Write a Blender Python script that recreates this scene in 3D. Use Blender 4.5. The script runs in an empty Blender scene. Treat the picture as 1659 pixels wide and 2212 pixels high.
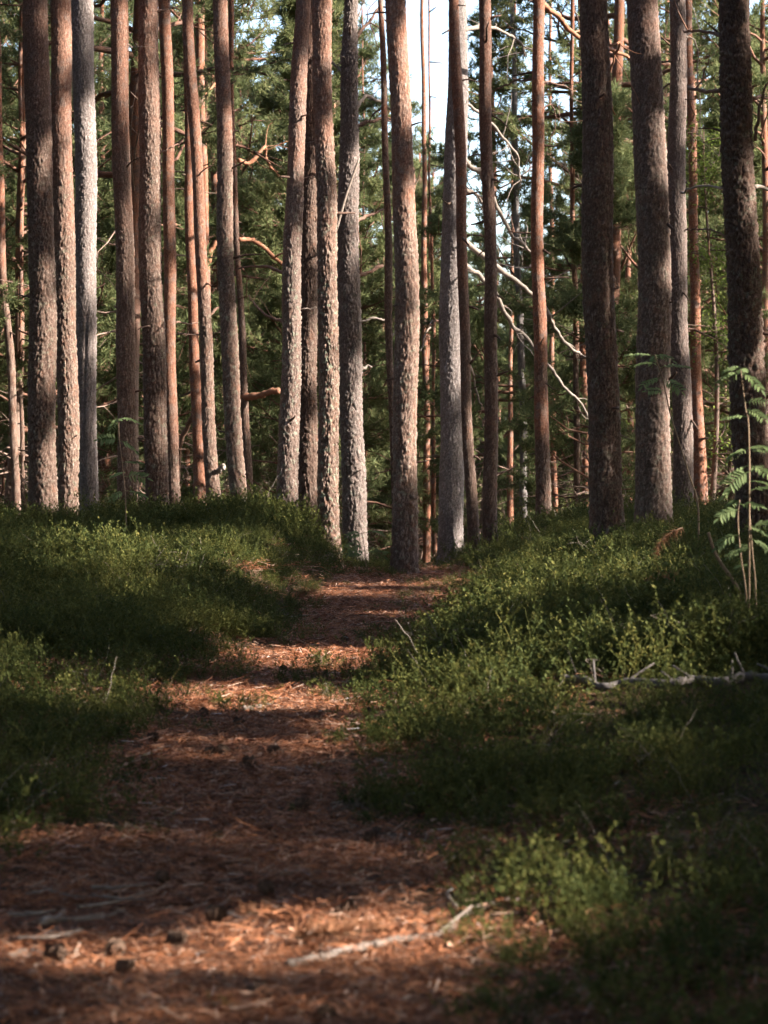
import bpy, math, random
import numpy as np
from mathutils import Vector

import time
_T0 = time.time()
random.seed(7)
RNG = np.random.default_rng(7)
scene = bpy.context.scene
COL = scene.collection

# ------------------------------------------------------------------ camera model
F = 2178.0            # focal length in picture pixels (768 wide)
CX, HY = 384.0, 449.0  # principal column, horizon row
CAMH = 1.4
K = 768.0 / 1659.0


def P(dx, dy, d):
    """a point seen at photo position (dx, dy), standing d metres away"""
    return np.array([(dx * K - CX) * d / F, d, CAMH + (HY - dy * K) * d / F])


def smooth(a, b, x):
    t = np.clip((np.asarray(x, float) - a) / (b - a), 0, 1)
    return t * t * (3 - 2 * t)


# ------------------------------------------------------------------ noise
def _h(ix, iy, iz, s):
    n = (ix.astype(np.int64) * 73856093) ^ (iy.astype(np.int64) * 19349663) ^ (iz.astype(np.int64) * 83492791) ^ (s * 2654435761)
    n = (n ^ (n >> 13)) * 1274126177
    n = n & 0x7fffffff
    n = ((n ^ (n >> 15)) * 2246822519) & 0x7fffffff
    return (n & 0xffffff) / float(0xffffff)


def vnoise(p, s=1):
    i = np.floor(p).astype(np.int64)
    f = p - i
    f = f * f * (3 - 2 * f)
    r = 0
    for a in (0, 1):
        for b in (0, 1):
            for c in (0, 1):
                w = (f[:, 0] if a else 1 - f[:, 0]) * (f[:, 1] if b else 1 - f[:, 1]) * (f[:, 2] if c else 1 - f[:, 2])
                r = r + w * _h(i[:, 0] + a, i[:, 1] + b, i[:, 2] + c, s)
    return r


def fbm(p, o=3, s=1):
    r, a, t = 0, 1.0, 0
    for k in range(o):
        r = r + a * vnoise(p * (2 ** k) + 17.3 * k, s + k)
        t += a
        a *= .5
    return r / t


def worley(p, s=1):
    i = np.floor(p).astype(np.int64)
    f1 = np.full(len(p), 9.0)
    f2 = np.full(len(p), 9.0)
    cid = np.zeros(len(p))
    for a in (-1, 0, 1):
        for b in (-1, 0, 1):
            for c in (-1, 0, 1):
                x, y, z = i[:, 0] + a, i[:, 1] + b, i[:, 2] + c
                q = np.stack([x + _h(x, y, z, s), y + _h(x, y, z, s + 11), z + _h(x, y, z, s + 23)], 1)
                d = np.linalg.norm(q - p, axis=1)
                n = d < f1
                f2 = np.where(n, f1, np.minimum(f2, d))
                cid = np.where(n, _h(x, y, z, s + 37), cid)
                f1 = np.where(n, d, f1)
    return f1, f2, cid


# ------------------------------------------------------------------ mesh building
class MB:
    def __init__(s):
        s.v, s.q, s.t, s.n = [], [], [], 0
        s.at = {}

    def add(s, v, quads=None, tris=None, **at):
        v = np.asarray(v, float)
        for k, a in at.items():
            s.at.setdefault(k, []).append((s.n, np.broadcast_to(np.asarray(a, float), (len(v),))))
        s.v.append(v)
        if quads is not None and len(quads):
            s.q.append(np.asarray(quads, np.int64) + s.n)
        if tris is not None and len(tris):
            s.t.append(np.asarray(tris, np.int64) + s.n)
        s.n += len(v)

    def mesh(s, name, mat, smooth_=True):
        v = np.concatenate(s.v) if s.v else np.zeros((0, 3))
        q = np.concatenate(s.q) if s.q else np.zeros((0, 4), np.int64)
        t = np.concatenate(s.t) if s.t else np.zeros((0, 3), np.int64)
        me = bpy.data.meshes.new(name)
        me.vertices.add(len(v))
        me.vertices.foreach_set('co', v.astype(np.float32).ravel())
        nl = len(q) * 4 + len(t) * 3
        me.loops.add(nl)
        me.loops.foreach_set('vertex_index', np.concatenate([q.ravel(), t.ravel()]).astype(np.int32))
        me.polygons.add(len(q) + len(t))
        st = np.concatenate([np.arange(len(q)) * 4, len(q) * 4 + np.arange(len(t)) * 3]).astype(np.int32)
        me.polygons.foreach_set('loop_start', st)
        me.polygons.foreach_set('use_smooth', np.full(len(q) + len(t), smooth_))
        for k, parts in s.at.items():
            arr = np.zeros(len(v), np.float32)
            for o, a in parts:
                arr[o:o + len(a)] = a
            A = me.attributes.new(k, 'FLOAT', 'POINT')
            A.data.foreach_set('value', arr)
        me.update(calc_edges=True)
        if mat:
            me.materials.append(mat)
        return me

    def obj(s, name, mat, parent=None, smooth_=True):
        o = bpy.data.objects.new(name, s.mesh(name, mat, smooth_))
        COL.objects.link(o)
        if parent:
            o.parent = parent
        return o


def tag(o, label=None, cat=None, group=None, kind=None):
    for k, v in (('label', label), ('category', cat), ('group', group), ('kind', kind)):
        if v:
            o[k] = v
    return o


def thing(name, loc, label, cat, group=None):
    o = bpy.data.objects.new(name, None)
    COL.objects.link(o)
    o.location = loc
    o.empty_display_size = .2
    return tag(o, label, cat, group)


def tube(mb, pts, rad, sides=6, cap=True, **at):
    p = np.asarray(pts, float)
    n = len(p)
    rad = np.broadcast_to(np.asarray(rad, float), (n,))
    t = np.gradient(p, axis=0)
    t /= np.linalg.norm(t, axis=1, keepdims=True) + 1e-9
    m = t.mean(0)
    ref = np.array([0, 0, 1.0]) if abs(m[2]) < .8 * np.linalg.norm(m) else np.array([0, 1.0, 0])
    a = np.cross(t, ref)
    a /= np.linalg.norm(a, axis=1, keepdims=True) + 1e-9
    b = np.cross(t, a)
    th = np.linspace(0, 2 * np.pi, sides, endpoint=False)
    v = p[:, None] + rad[:, None, None] * (np.cos(th)[None, :, None] * a[:, None] + np.sin(th)[None, :, None] * b[:, None])
    v = v.reshape(-1, 3)
    i, j = np.meshgrid(np.arange(n - 1), np.arange(sides), indexing='ij')
    j2 = (j + 1) % sides
    q = np.stack([i * sides + j, i * sides + j2, (i + 1) * sides + j2, (i + 1) * sides + j], -1).reshape(-1, 4)
    tr = None
    if cap:
        v = np.concatenate([v, p[:1], p[-1:]])
        k = np.arange(sides)
        tr = np.concatenate([np.stack([np.full(sides, n * sides), (k + 1) % sides, k], 1),
                             np.stack([np.full(sides, n * sides + 1), (n - 1) * sides + k, (n - 1) * sides + (k + 1) % sides], 1)])
    mb.add(v, q, tr, **at)


def curve_pts(ctrl, n):
    """a smooth polyline through control points"""
    c = np.asarray(ctrl, float)
    m = len(c)
    if m == 2:
        return c[0] + (c[1] - c[0]) * np.linspace(0, 1, n)[:, None]
    e = np.concatenate([2 * c[:1] - c[1:2], c, 2 * c[-1:] - c[-2:-1]])
    u = np.linspace(0, m - 1 - 1e-6, n)
    k = u.astype(int)
    f = (u - k)[:, None]
    p0, p1, p2, p3 = e[k], e[k + 1], e[k + 2], e[k + 3]
    return .5 * (2 * p1 + (p2 - p0) * f + (2 * p0 - 5 * p1 + 4 * p2 - p3) * f ** 2 + (3 * p1 - p0 - 3 * p2 + p3) * f ** 3)


def unit(n, rng=RNG):
    v = rng.normal(size=(n, 3))
    return v / np.linalg.norm(v, axis=1, keepdims=True)


# ------------------------------------------------------------------ materials
class NT:
    def __init__(s, name):
        s.m = bpy.data.materials.new(name)
        s.m.use_nodes = True
        s.t = s.m.node_tree
        s.t.nodes.clear()
        s.out = s.n('ShaderNodeOutputMaterial')

    def n(s, ty, **kw):
        x = s.t.nodes.new(ty)
        for k, v in kw.items():
            if k.startswith('i_'):
                x.inputs[k[2:].replace('_', ' ')].default_value = v
            else:
                setattr(x, k, v)
        return x

    def l(s, a, b):
        s.t.links.new(a, b)

    def attr(s, name):
        return s.n('ShaderNodeAttribute', attribute_name=name).outputs['Fac']

    def mix(s, fac, a, b, mode='MIX'):
        x = s.n('ShaderNodeMix', data_type='RGBA', blend_type=mode)
        for so, v in ((x.inputs[0], fac), (x.inputs[6], a), (x.inputs[7], b)):
            if isinstance(v, (int, float)):
                so.default_value = v
            elif isinstance(v, tuple):
                so.default_value = (*v, 1)
            else:
                s.l(v, so)
        return x.outputs[2]

    def noise(s, scale, detail=3, vec=None, rough=.6):
        x = s.n('ShaderNodeTexNoise')
        x.inputs['Scale'].default_value = scale
        x.inputs['Detail'].default_value = detail
        x.inputs['Roughness'].default_value = rough
        if vec is not None:
            s.l(vec, x.inputs['Vector'])
        return x.outputs['Fac']

    def ramp(s, fac, lo, hi):
        x = s.n('ShaderNodeMapRange', interpolation_type='SMOOTHSTEP')
        x.inputs[1].default_value = lo
        x.inputs[2].default_value = hi
        s.l(fac, x.inputs[0])
        return x.outputs[0]

    def mul(s, a, b):
        x = s.n('ShaderNodeMath', operation='MULTIPLY')
        for so, v in ((x.inputs[0], a), (x.inputs[1], b)):
            if isinstance(v, (int, float)):
                so.default_value = v
            else:
                s.l(v, so)
        return x.outputs[0]

    def surf(s, col, rough=.8, bump=None, dist=.01, spec=.3, transl=0, strength=1.0):
        b = s.n('ShaderNodeBsdfPrincipled')
        if isinstance(col, tuple):
            b.inputs['Base Color'].default_value = (*col, 1)
        else:
            s.l(col, b.inputs['Base Color'])
        b.inputs['Roughness'].default_value = rough
        b.inputs['Specular IOR Level'].default_value = spec
        if bump is not None:
            u = s.n('ShaderNodeBump')
            u.inputs['Distance'].default_value = dist
            u.inputs['Strength'].default_value = strength
            s.l(bump, u.inputs['Height'])
            s.l(u.outputs[0], b.inputs['Normal'])
        r = b.outputs[0]
        if transl:
            tr = s.n('ShaderNodeBsdfTranslucent')
            if isinstance(col, tuple):
                tr.inputs[0].default_value = (*col, 1)
            else:
                s.l(col, tr.inputs[0])
            mx = s.n('ShaderNodeMixShader')
            mx.inputs[0].default_value = transl
            s.l(r, mx.inputs[1])
            s.l(tr.outputs[0], mx.inputs[2])
            r = mx.outputs[0]
        s.l(r, s.out.inputs['Surface'])
        return s.m

    def ramp_col(s, fac, stops):
        x = s.n('ShaderNodeValToRGB')
        e = x.color_ramp.elements
        while len(e) < len(stops):
            e.new(.5)
        for k, (p, c) in enumerate(stops):
            e[k].position = p
            e[k].color = (*c, 1)
        s.l(fac, x.inputs[0])
        return x.outputs[0]

    def island(s):
        return s.n('ShaderNodeNewGeometry').outputs['Random Per Island']

    def objrand(s):
        return s.n('ShaderNodeObjectInfo').outputs['Random']

    def gpos(s):
        return s.n('ShaderNodeTexCoord').outputs['Object']


def bark_material():
    t = NT('pine_bark')
    g = t.gpos()
    plate, orange, tone = t.attr('plate'), t.attr('orange'), t.attr('tone')
    fine = t.noise(55, 4, g)
    mid = t.noise(9, 4, g)
    big = t.noise(2.2, 3, g)
    low = t.ramp_col(plate, [(0, (.128, .078, .060)), (.35, (.195, .132, .106)), (.75, (.285, .212, .178)), (1, (.375, .30, .262))])
    red = t.mix(t.mul(t.ramp(mid, .5, .72), .6), low, (.27, .14, .095))
    lich = t.mix(t.mul(t.ramp(t.noise(16, 3, g), .56, .66), t.attr('lichen')), red, (.30, .33, .25))
    up = t.ramp_col(plate, [(0, (.20, .08, .05)), (.5, (.35, .155, .095)), (1, (.44, .26, .19))])
    up = t.mix(t.ramp(mid, .48, .64), up, (.27, .185, .155))
    lich = t.mix(t.attr('grey'), lich, t.ramp_col(plate, [(0, (.17, .155, .155)), (.6, (.30, .285, .29)), (1, (.38, .365, .37))]))
    c = t.mix(orange, lich, up)
    c = t.mix(t.ramp(fine, .3, .7), t.mix(.45, c, (.0, .0, .0)), c)
    c = t.mix(t.ramp(big, .35, .65), t.mix(.25, c, (.05, .04, .035)), c)
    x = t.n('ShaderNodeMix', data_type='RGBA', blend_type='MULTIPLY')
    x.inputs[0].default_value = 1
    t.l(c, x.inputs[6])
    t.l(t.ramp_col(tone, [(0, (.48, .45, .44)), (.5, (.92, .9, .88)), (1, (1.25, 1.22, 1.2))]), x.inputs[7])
    h = t.n('ShaderNodeMath', operation='ADD')
    t.l(t.mul(fine, .7), h.inputs[0])
    t.l(t.noise(130, 2, g), h.inputs[1])
    return t.surf(x.outputs[2], .85, h.outputs[0], .006, .2)


def needle_material(name, stops, transl=.3, wo=.2, wi=.55):
    t = NT(name)
    a = t.n('ShaderNodeMath', operation='ADD')
    t.l(t.mul(t.island(), wi), a.inputs[0])
    o = t.n('ShaderNodeMath', operation='ADD')
    t.l(t.mul(t.objrand(), wo), o.inputs[0])
    t.l(t.mul(t.noise(.9, 2, t.gpos()), .35), o.inputs[1])
    t.l(o.outputs[0], a.inputs[1])
    return t.surf(t.ramp_col(a.outputs[0], stops), .65, None, 0, .1, transl)


M = {}
M['bark'] = bark_material()
M['needles'] = needle_material('pine_needles', [(0, (.045, .064, .032)), (.4, (.11, .138, .06)), (.75, (.18, .195, .085)), (1, (.26, .235, .115))], .45)
M['bilberry'] = needle_material('bilberry_leaves', [(0, (.022, .038, .016)), (.35, (.056, .074, .023)), (.7, (.112, .120, .033)), (1, (.23, .195, .058))], .38, .38, .42)
M['rowan'] = needle_material('rowan_leaves', [(0, (.09, .13, .06)), (.5, (.15, .20, .085)), (1, (.21, .26, .12))], .5)
M['birch'] = needle_material('broad_leaves', [(0, (.05, .085, .018)), (.5, (.11, .16, .03)), (1, (.2, .24, .06))], .45)


def simple(name, stops, sc=20, rough=.85, dist=.004):
    t = NT(name)
    g = t.gpos()
    a = t.n('ShaderNodeMath', operation='ADD')
    t.l(t.mul(t.noise(sc, 4, g), .75), a.inputs[0])
    t.l(t.mul(t.island(), .3), a.inputs[1])
    return t.surf(t.ramp_col(a.outputs[0], stops), rough, t.noise(sc * 3, 3, g), dist, .25)


M['dead'] = simple('dead_wood', [(.25, (.08, .06, .048)), (.5, (.19, .15, .125)), (.8, (.30, .26, .23))], 30)
M['old_log'] = simple('rotting_log', [(.25, (.035, .03, .027)), (.5, (.08, .068, .063)), (.8, (.135, .12, .117))], 22)
M['pale'] = simple('bleached_wood', [(.2, (.11, .088, .07)), (.5, (.22, .182, .155)), (.8, (.32, .275, .24))], 25)
M['orange_limb'] = simple('orange_limb_bark', [(.2, (.15, .068, .042)), (.5, (.27, .12, .068)), (.8, (.34, .2, .14))], 18)
M['cone'] = simple('cone_scales', [(.2, (.03, .018, .012)), (.5, (.08, .048, .032)), (.8, (.16, .10, .07))], 60)
M['stem'] = simple('sapling_stem', [(.2, (.10, .06, .04)), (.5, (.19, .13, .085)), (.8, (.27, .2, .14))], 40)
M['rust'] = simple('rusty_needles', [(.2, (.12, .05, .024)), (.5, (.26, .12, .06)), (.85, (.40, .22, .13))], 12)


def litter_material():
    t = NT('needle_litter')
    return t.surf(t.ramp_col(t.island(), [(0, (.045, .028, .02)), (.3, (.155, .06, .03)), (.6, (.31, .112, .046)), (.85, (.44, .195, .10)), (.96, (.52, .37, .28)), (1, (.42, .43, .44))]), .75, None, 0, .25)


M['litter'] = litter_material()


def ground_material(name, path):
    t = NT(name)
    g = t.gpos()
    m = t.n('ShaderNodeMapping')
    m.inputs['Scale'].default_value = (1, 1.0, 1)
    t.l(g, m.inputs[0])
    v = m.outputs[0]
    fine = t.noise(70, 5, v)
    mid = t.noise(7, 4, v)
    c = t.ramp_col(fine, [(.3, (.035, .025, .02)), (.45, (.115, .05, .029)), (.58, (.23, .086, .041)), (.72, (.34, .175, .10))])
    c = t.mix(t.ramp(mid, .42, .62), c, t.mix(.55, c, (.06, .045, .04)))
    c = t.mix(t.ramp(t.noise(38, 2, v), .68, .74), c, (.30, .29, .29))
    if not path:
        gr = t.mix(t.ramp(t.noise(24, 4, v), .45, .6), t.ramp_col(fine, [(.36, (.008, .010, .006)), (.5, (.03, .034, .014)), (.62, (.09, .06, .03))]), t.ramp_col(fine, [(.38, (.02, .012, .009)), (.55, (.12, .06, .035)), (.68, (.2, .11, .07))]))
        c = t.mix(t.attr('green'), c, gr)
    return t.surf(c, .9, fine, .03, .15)


M['ground'] = ground_material('forest_floor', False)
M['path'] = ground_material('path_litter', True)

# ------------------------------------------------------------------ terrain
_py = np.array([0, 5.3, 6.1, 7.07, 7.94, 10.4, 12.9, 15.3, 19.9, 24.4, 27, 30.])
_pl = np.array([-1.9, -1.65, -1.40, -1.05, -.80, -.90, -1.05, -.90, -.80, -.62, -.5, -.3])
_pr = np.array([-.2, -.3, -.05, .0, -.10, -.12, -.02, .18, .50, .85, .8, .5])


def path_edges(y):
    return np.interp(y, _py, _pl) + np.interp(y, [11, 16, 22], [.1, .28, .24]), np.interp(y, _py, _pr) - np.interp(y, [6, 7, 12, 16], [0, .22, .2, .1])


def height(x, y, fine=True):
    x = np.asarray(x, float)
    y = np.asarray(y, float)
    l, r = path_edges(y)
    sl, sr = l - x, x - r
    HL = .04 + .38 * smooth(9, 21, y)
    HR = .10 + .24 * smooth(6, 11, y) + .15 * smooth(12, 22, y)
    z = HL * smooth(-.1, np.where(y > 19, 1.15, 1.6), sl) + HR * smooth(-.1, 2.1, sr)
    z = z + .07 * np.exp(-((sl - .75) / .5) ** 2) * smooth(16, 20, y) * (1 - smooth(24, 26, y))
    z = z - 1.7 * smooth(25, 58, y) - .12 * smooth(24.5, 28, y)
    p = np.stack([x.ravel(), y.ravel(), np.zeros(x.size)], 1)
    far = smooth(3, 9, np.abs(x)) + smooth(30, 50, y)
    z = z + far * .5 * (fbm(p * .12, 2, 5).reshape(x.shape) - .5)
    if fine:
        z = z + .06 * (fbm(p * 2.2, 3, 9).reshape(x.shape) - .5)
    return z


def path_in(x, y):
    """how far inside the path (metres, negative outside)"""
    l, r = path_edges(y)
    p = np.stack([np.ravel(x) * 1.7, np.ravel(y) * 1.7, np.zeros(np.size(x))], 1)
    return np.minimum(np.ravel(x) - np.ravel(l), np.ravel(r) - np.ravel(x)) + .55 * (fbm(p, 3, 31) - .5)


def axis(segs):
    a = [np.arange(s, e, st) for s, e, st in segs]
    return np.unique(np.round(np.concatenate(a), 4))


gx = axis([(-400, -40, 40), (-40, -10, 2.5), (-10, -4, .4), (-4, 4, .07), (4, 10, .4), (10, 40, 2.5), (40, 441, 40)])
gy = axis([(-60, -4, 4), (-4, 4, .4), (4, 30, .07), (30, 60, .8), (60, 100, 4), (100, 801, 50)])
X, Y = np.meshgrid(gx, gy)
Z = height(X, Y)
pin = path_in(X, Y).reshape(X.shape)
inside = smooth(-.05, .2, pin) * (1 - smooth(27, 28.5, Y)) * smooth(1.5, 2.5, Y)
Zg = Z - .06 * inside
mb = MB()
nx, ny = len(gx), len(gy)
i, j = np.meshgrid(np.arange(ny - 1), np.arange(nx - 1), indexing='ij')
q = np.stack([i * nx + j, i * nx + j + 1, (i + 1) * nx + j + 1, (i + 1) * nx + j], -1).reshape(-1, 4)
green = (1 - smooth(-.35, .1, pin)) * .9
mb.add(np.stack([X, Y, Zg], -1).reshape(-1, 3), q, green=green.ravel())
tag(mb.obj('ground', M['ground']), kind='structure')

# the path: a strip of trodden needle litter lying in its shallow trough
py_ = np.arange(2.2, 27.9, .045)
L, R = path_edges(py_)
u = np.linspace(0, 1, 61)
PX = (L - .12)[:, None] + (R - L + .24)[:, None] * u[None]
PY = np.repeat(py_[:, None], 61, 1)
PZ = height(PX, PY) + .004
pn = np.stack([PX.ravel(), PY.ravel(), np.zeros(PX.size)], 1)
PZ += .035 * (fbm(pn * 9, 3, 77).reshape(PX.shape) - .5)
edge = np.minimum(u, 1 - u)[None]
PZ -= .05 * (1 - smooth(0, .09, edge + 0 * PX)) + .012
endf = np.minimum(PY - 2.2, 27.85 - PY)
PZ -= .06 * (1 - smooth(0, .4, endf))
mb = MB()
i, j = np.meshgrid(np.arange(len(py_) - 1), np.arange(60), indexing='ij')
q = np.stack([i * 61 + j, i * 61 + j + 1, (i + 1) * 61 + j + 1, (i + 1) * 61 + j], -1).reshape(-1, 4)
mb.add(np.stack([PX, PY, PZ], -1).reshape(-1, 3), q)
tag(mb.obj('path', M['path']), kind='structure')


def gz(x, y):
    return float(height(np.array([x]), np.array([y]))[0])


def on_ground(dx, dy, lift=0.0):
    """where the sight line through a photo position meets the ground"""
    d = np.arange(3.5, 32, .04)
    q = np.stack([(dx * K - CX) * d / F, d, CAMH + (HY - dy * K) * d / F], 1)
    hit = np.nonzero(q[:, 2] - lift <= height(q[:, 0], q[:, 1], False))[0]
    if len(hit):
        return q[hit[0]]
    return P(dx, dy, 25)


# ------------------------------------------------------------------ sun
EL, AZ = math.radians(33), math.radians(72)
S = np.array([math.cos(EL) * math.sin(AZ), -math.cos(EL) * math.cos(AZ), math.sin(EL)])

# ------------------------------------------------------------------ needles and crowns


def needle_tufts(mb, pos, dirs, size, n, width, shoot, rng):
    N = len(pos)
    if N == 0:
        return
    p = np.repeat(pos, n, 0)
    d = np.repeat(dirs, n, 0)
    s = np.repeat(size, n)[:, None]
    u = unit(N * n, rng)
    nd = d * .55 + u * .9
    nd /= np.linalg.norm(nd, axis=1, keepdims=True) + 1e-9
    b = p + d * (rng.random((N * n, 1)) - .5) * shoot * s * 2
    ln = s * (.7 + .6 * rng.random((N * n, 1)))
    w = np.cross(nd, unit(N * n, rng))
    w /= np.linalg.norm(w, axis=1, keepdims=True) + 1e-9
    w = w * width * .5 * s / s.mean()
    v = np.stack([b - w, b + w, b + nd * ln], 1).reshape(-1, 3)
    mb.add(v, None, np.arange(N * n * 3).reshape(-1, 3))


def branch_path(p0, az, pitch, L, droop, rng, n=7, wob=.12):
    """a limb that leaves its trunk at p0, sags or rises, and wanders"""
    pts = [np.array(p0, float)]
    a, e = az, pitch
    for k in range(n - 1):
        a += rng.normal() * wob * 1.6
        e += droop / n + rng.normal() * wob
        e = max(-1.2, min(1.3, e))
        pts.append(pts[-1] + L / (n - 1) * np.array([math.cos(e) * math.cos(a), math.cos(e) * math.sin(a), math.sin(e)]))
    return np.array(pts), a, e


def pine(seed, H, cb, R, nb, tuft_n=14, nsub=7, ntuft=9, tsize=.075, width=.008, r0=.13, dead=14, lean=.02, coarse=False, shape='dome', orange_z=None, gap=None):
    """one background pine: bark mesh (trunk and limbs) and needle mesh, base at the origin"""
    rng = np.random.default_rng(seed)
    wood, leaf = MB(), MB()
    zt = np.linspace(-.4, H, 30)
    wx = lean * zt + .05 * np.sin(zt * .5 + seed) + .03 * np.sin(zt * 1.3 + seed * 2)
    wy = .04 * np.sin(zt * .6 + seed * 1.7)
    rr = r0 * (1 - .85 * np.clip(zt / H, 0, 1) ** 1.1) + .012
    oz = max(3.5, cb * .8) if orange_z is None else orange_z
    tone = .25 + .4 * rng.random()

    def at(z):
        z = np.asarray(z, float)
        return smooth(oz * .5, oz * 1.3, z)
    tube(wood, np.stack([wx, wy, zt], 1), rr, 10, plate=np.concatenate([np.repeat(.3 + .6 * rng.random(30), 10), [.5, .5]]),
         orange=np.concatenate([np.repeat(at(zt), 10), [0, 1]]), tone=tone, lichen=.3)
    allp, alld = [], []
    ax = lambda z: np.array([np.interp(z, zt, wx), np.interp(z, zt, wy), z])
    for k in range(nb):
        f = (k + rng.random()) / nb
        z = cb + (H - cb) * f * .98
        if shape == 'dome':
            Lb = R * math.sqrt(max(.06, 1 - (f * 1.0 - .15) ** 2)) * (.55 + .6 * rng.random())
        else:
            Lb = R * (1.05 - f * .9) * (.65 + .5 * rng.random())
        az = rng.random() * 6.283
        pitch = -.15 + .75 * f + rng.normal() * .2
        bp, a, e = branch_path(ax(z), az, pitch, Lb, .5 - .2 * f, rng, 7, .16)
        rb = max(.012, .055 * Lb / R * r0 / .13)
        if gap is None or not gap(bp):
            tube(wood, bp, np.linspace(rb, .008, 7), 5, False, plate=.4, orange=.6, tone=tone * .8, lichen=.2)
        for s in range(nsub):
            q0 = .3 + .7 * (s + rng.random()) / nsub
            qi = q0 * 6
            p0 = bp[int(qi)] if int(qi) >= 6 else bp[int(qi)] + (bp[int(qi) + 1] - bp[int(qi)]) * (qi - int(qi))
            sa = az + (rng.random() - .5) * 2.6
            sp, a2, e2 = branch_path(p0, sa, e * .5 + rng.normal() * .35, Lb * .34 * (1.2 - q0 * .5) * (.6 + .8 * rng.random()) + .15, .5, rng, 4, .22)
            if not coarse:
                tube(wood, sp, np.linspace(.011, .004, 4), 3, False, plate=.5, orange=.6, tone=tone, lichen=.2)
            w = rng.random(ntuft) ** (.7 if coarse else .45)
            idx = np.minimum((w * 3).astype(int), 2)
            pp = sp[idx] + (sp[idx + 1] - sp[idx]) * (w * 3 - idx)[:, None]
            sz = .06 if not coarse else .14
            pp = pp + rng.normal(size=(ntuft, 3)) * np.array([sz, sz, sz * .6])
            dd = (sp[idx + 1] - sp[idx])
            dd = dd / (np.linalg.norm(dd, axis=1, keepdims=True) + 1e-9) + rng.normal(size=(ntuft, 3)) * .35 + np.array([0, 0, .25])
            dd /= np.linalg.norm(dd, axis=1, keepdims=True)
            allp.append(pp)
            alld.append(dd)
    for k in range(dead):
        z = .6 + (cb - .2) * rng.random()
        bp, a, e = branch_path(ax(z), rng.random() * 6.283, rng.normal() * .25 - .1, (.4 + rng.random() * 1.5) * min(1.3, R / 2), rng.normal() * .5 - .1, rng, 6, .2)
        tube(wood, bp, np.linspace(.016, .004, 6), 4, False, plate=.75, orange=.1, tone=.75, lichen=.4)
        for s in range(3):
            p0 = bp[rng.integers(2, 6)]
            sp, _, _ = branch_path(p0, rng.random() * 6.283, rng.normal() * .4, .2 + .4 * rng.random(), 0, rng, 4, .3)
            tube(wood, sp, np.linspace(.006, .002, 4), 3, False, plate=.75, orange=.1, tone=.7, lichen=.4)
    pos, drs = np.concatenate(allp), np.concatenate(alld)
    return wood, leaf, pos, drs, rng


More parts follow.
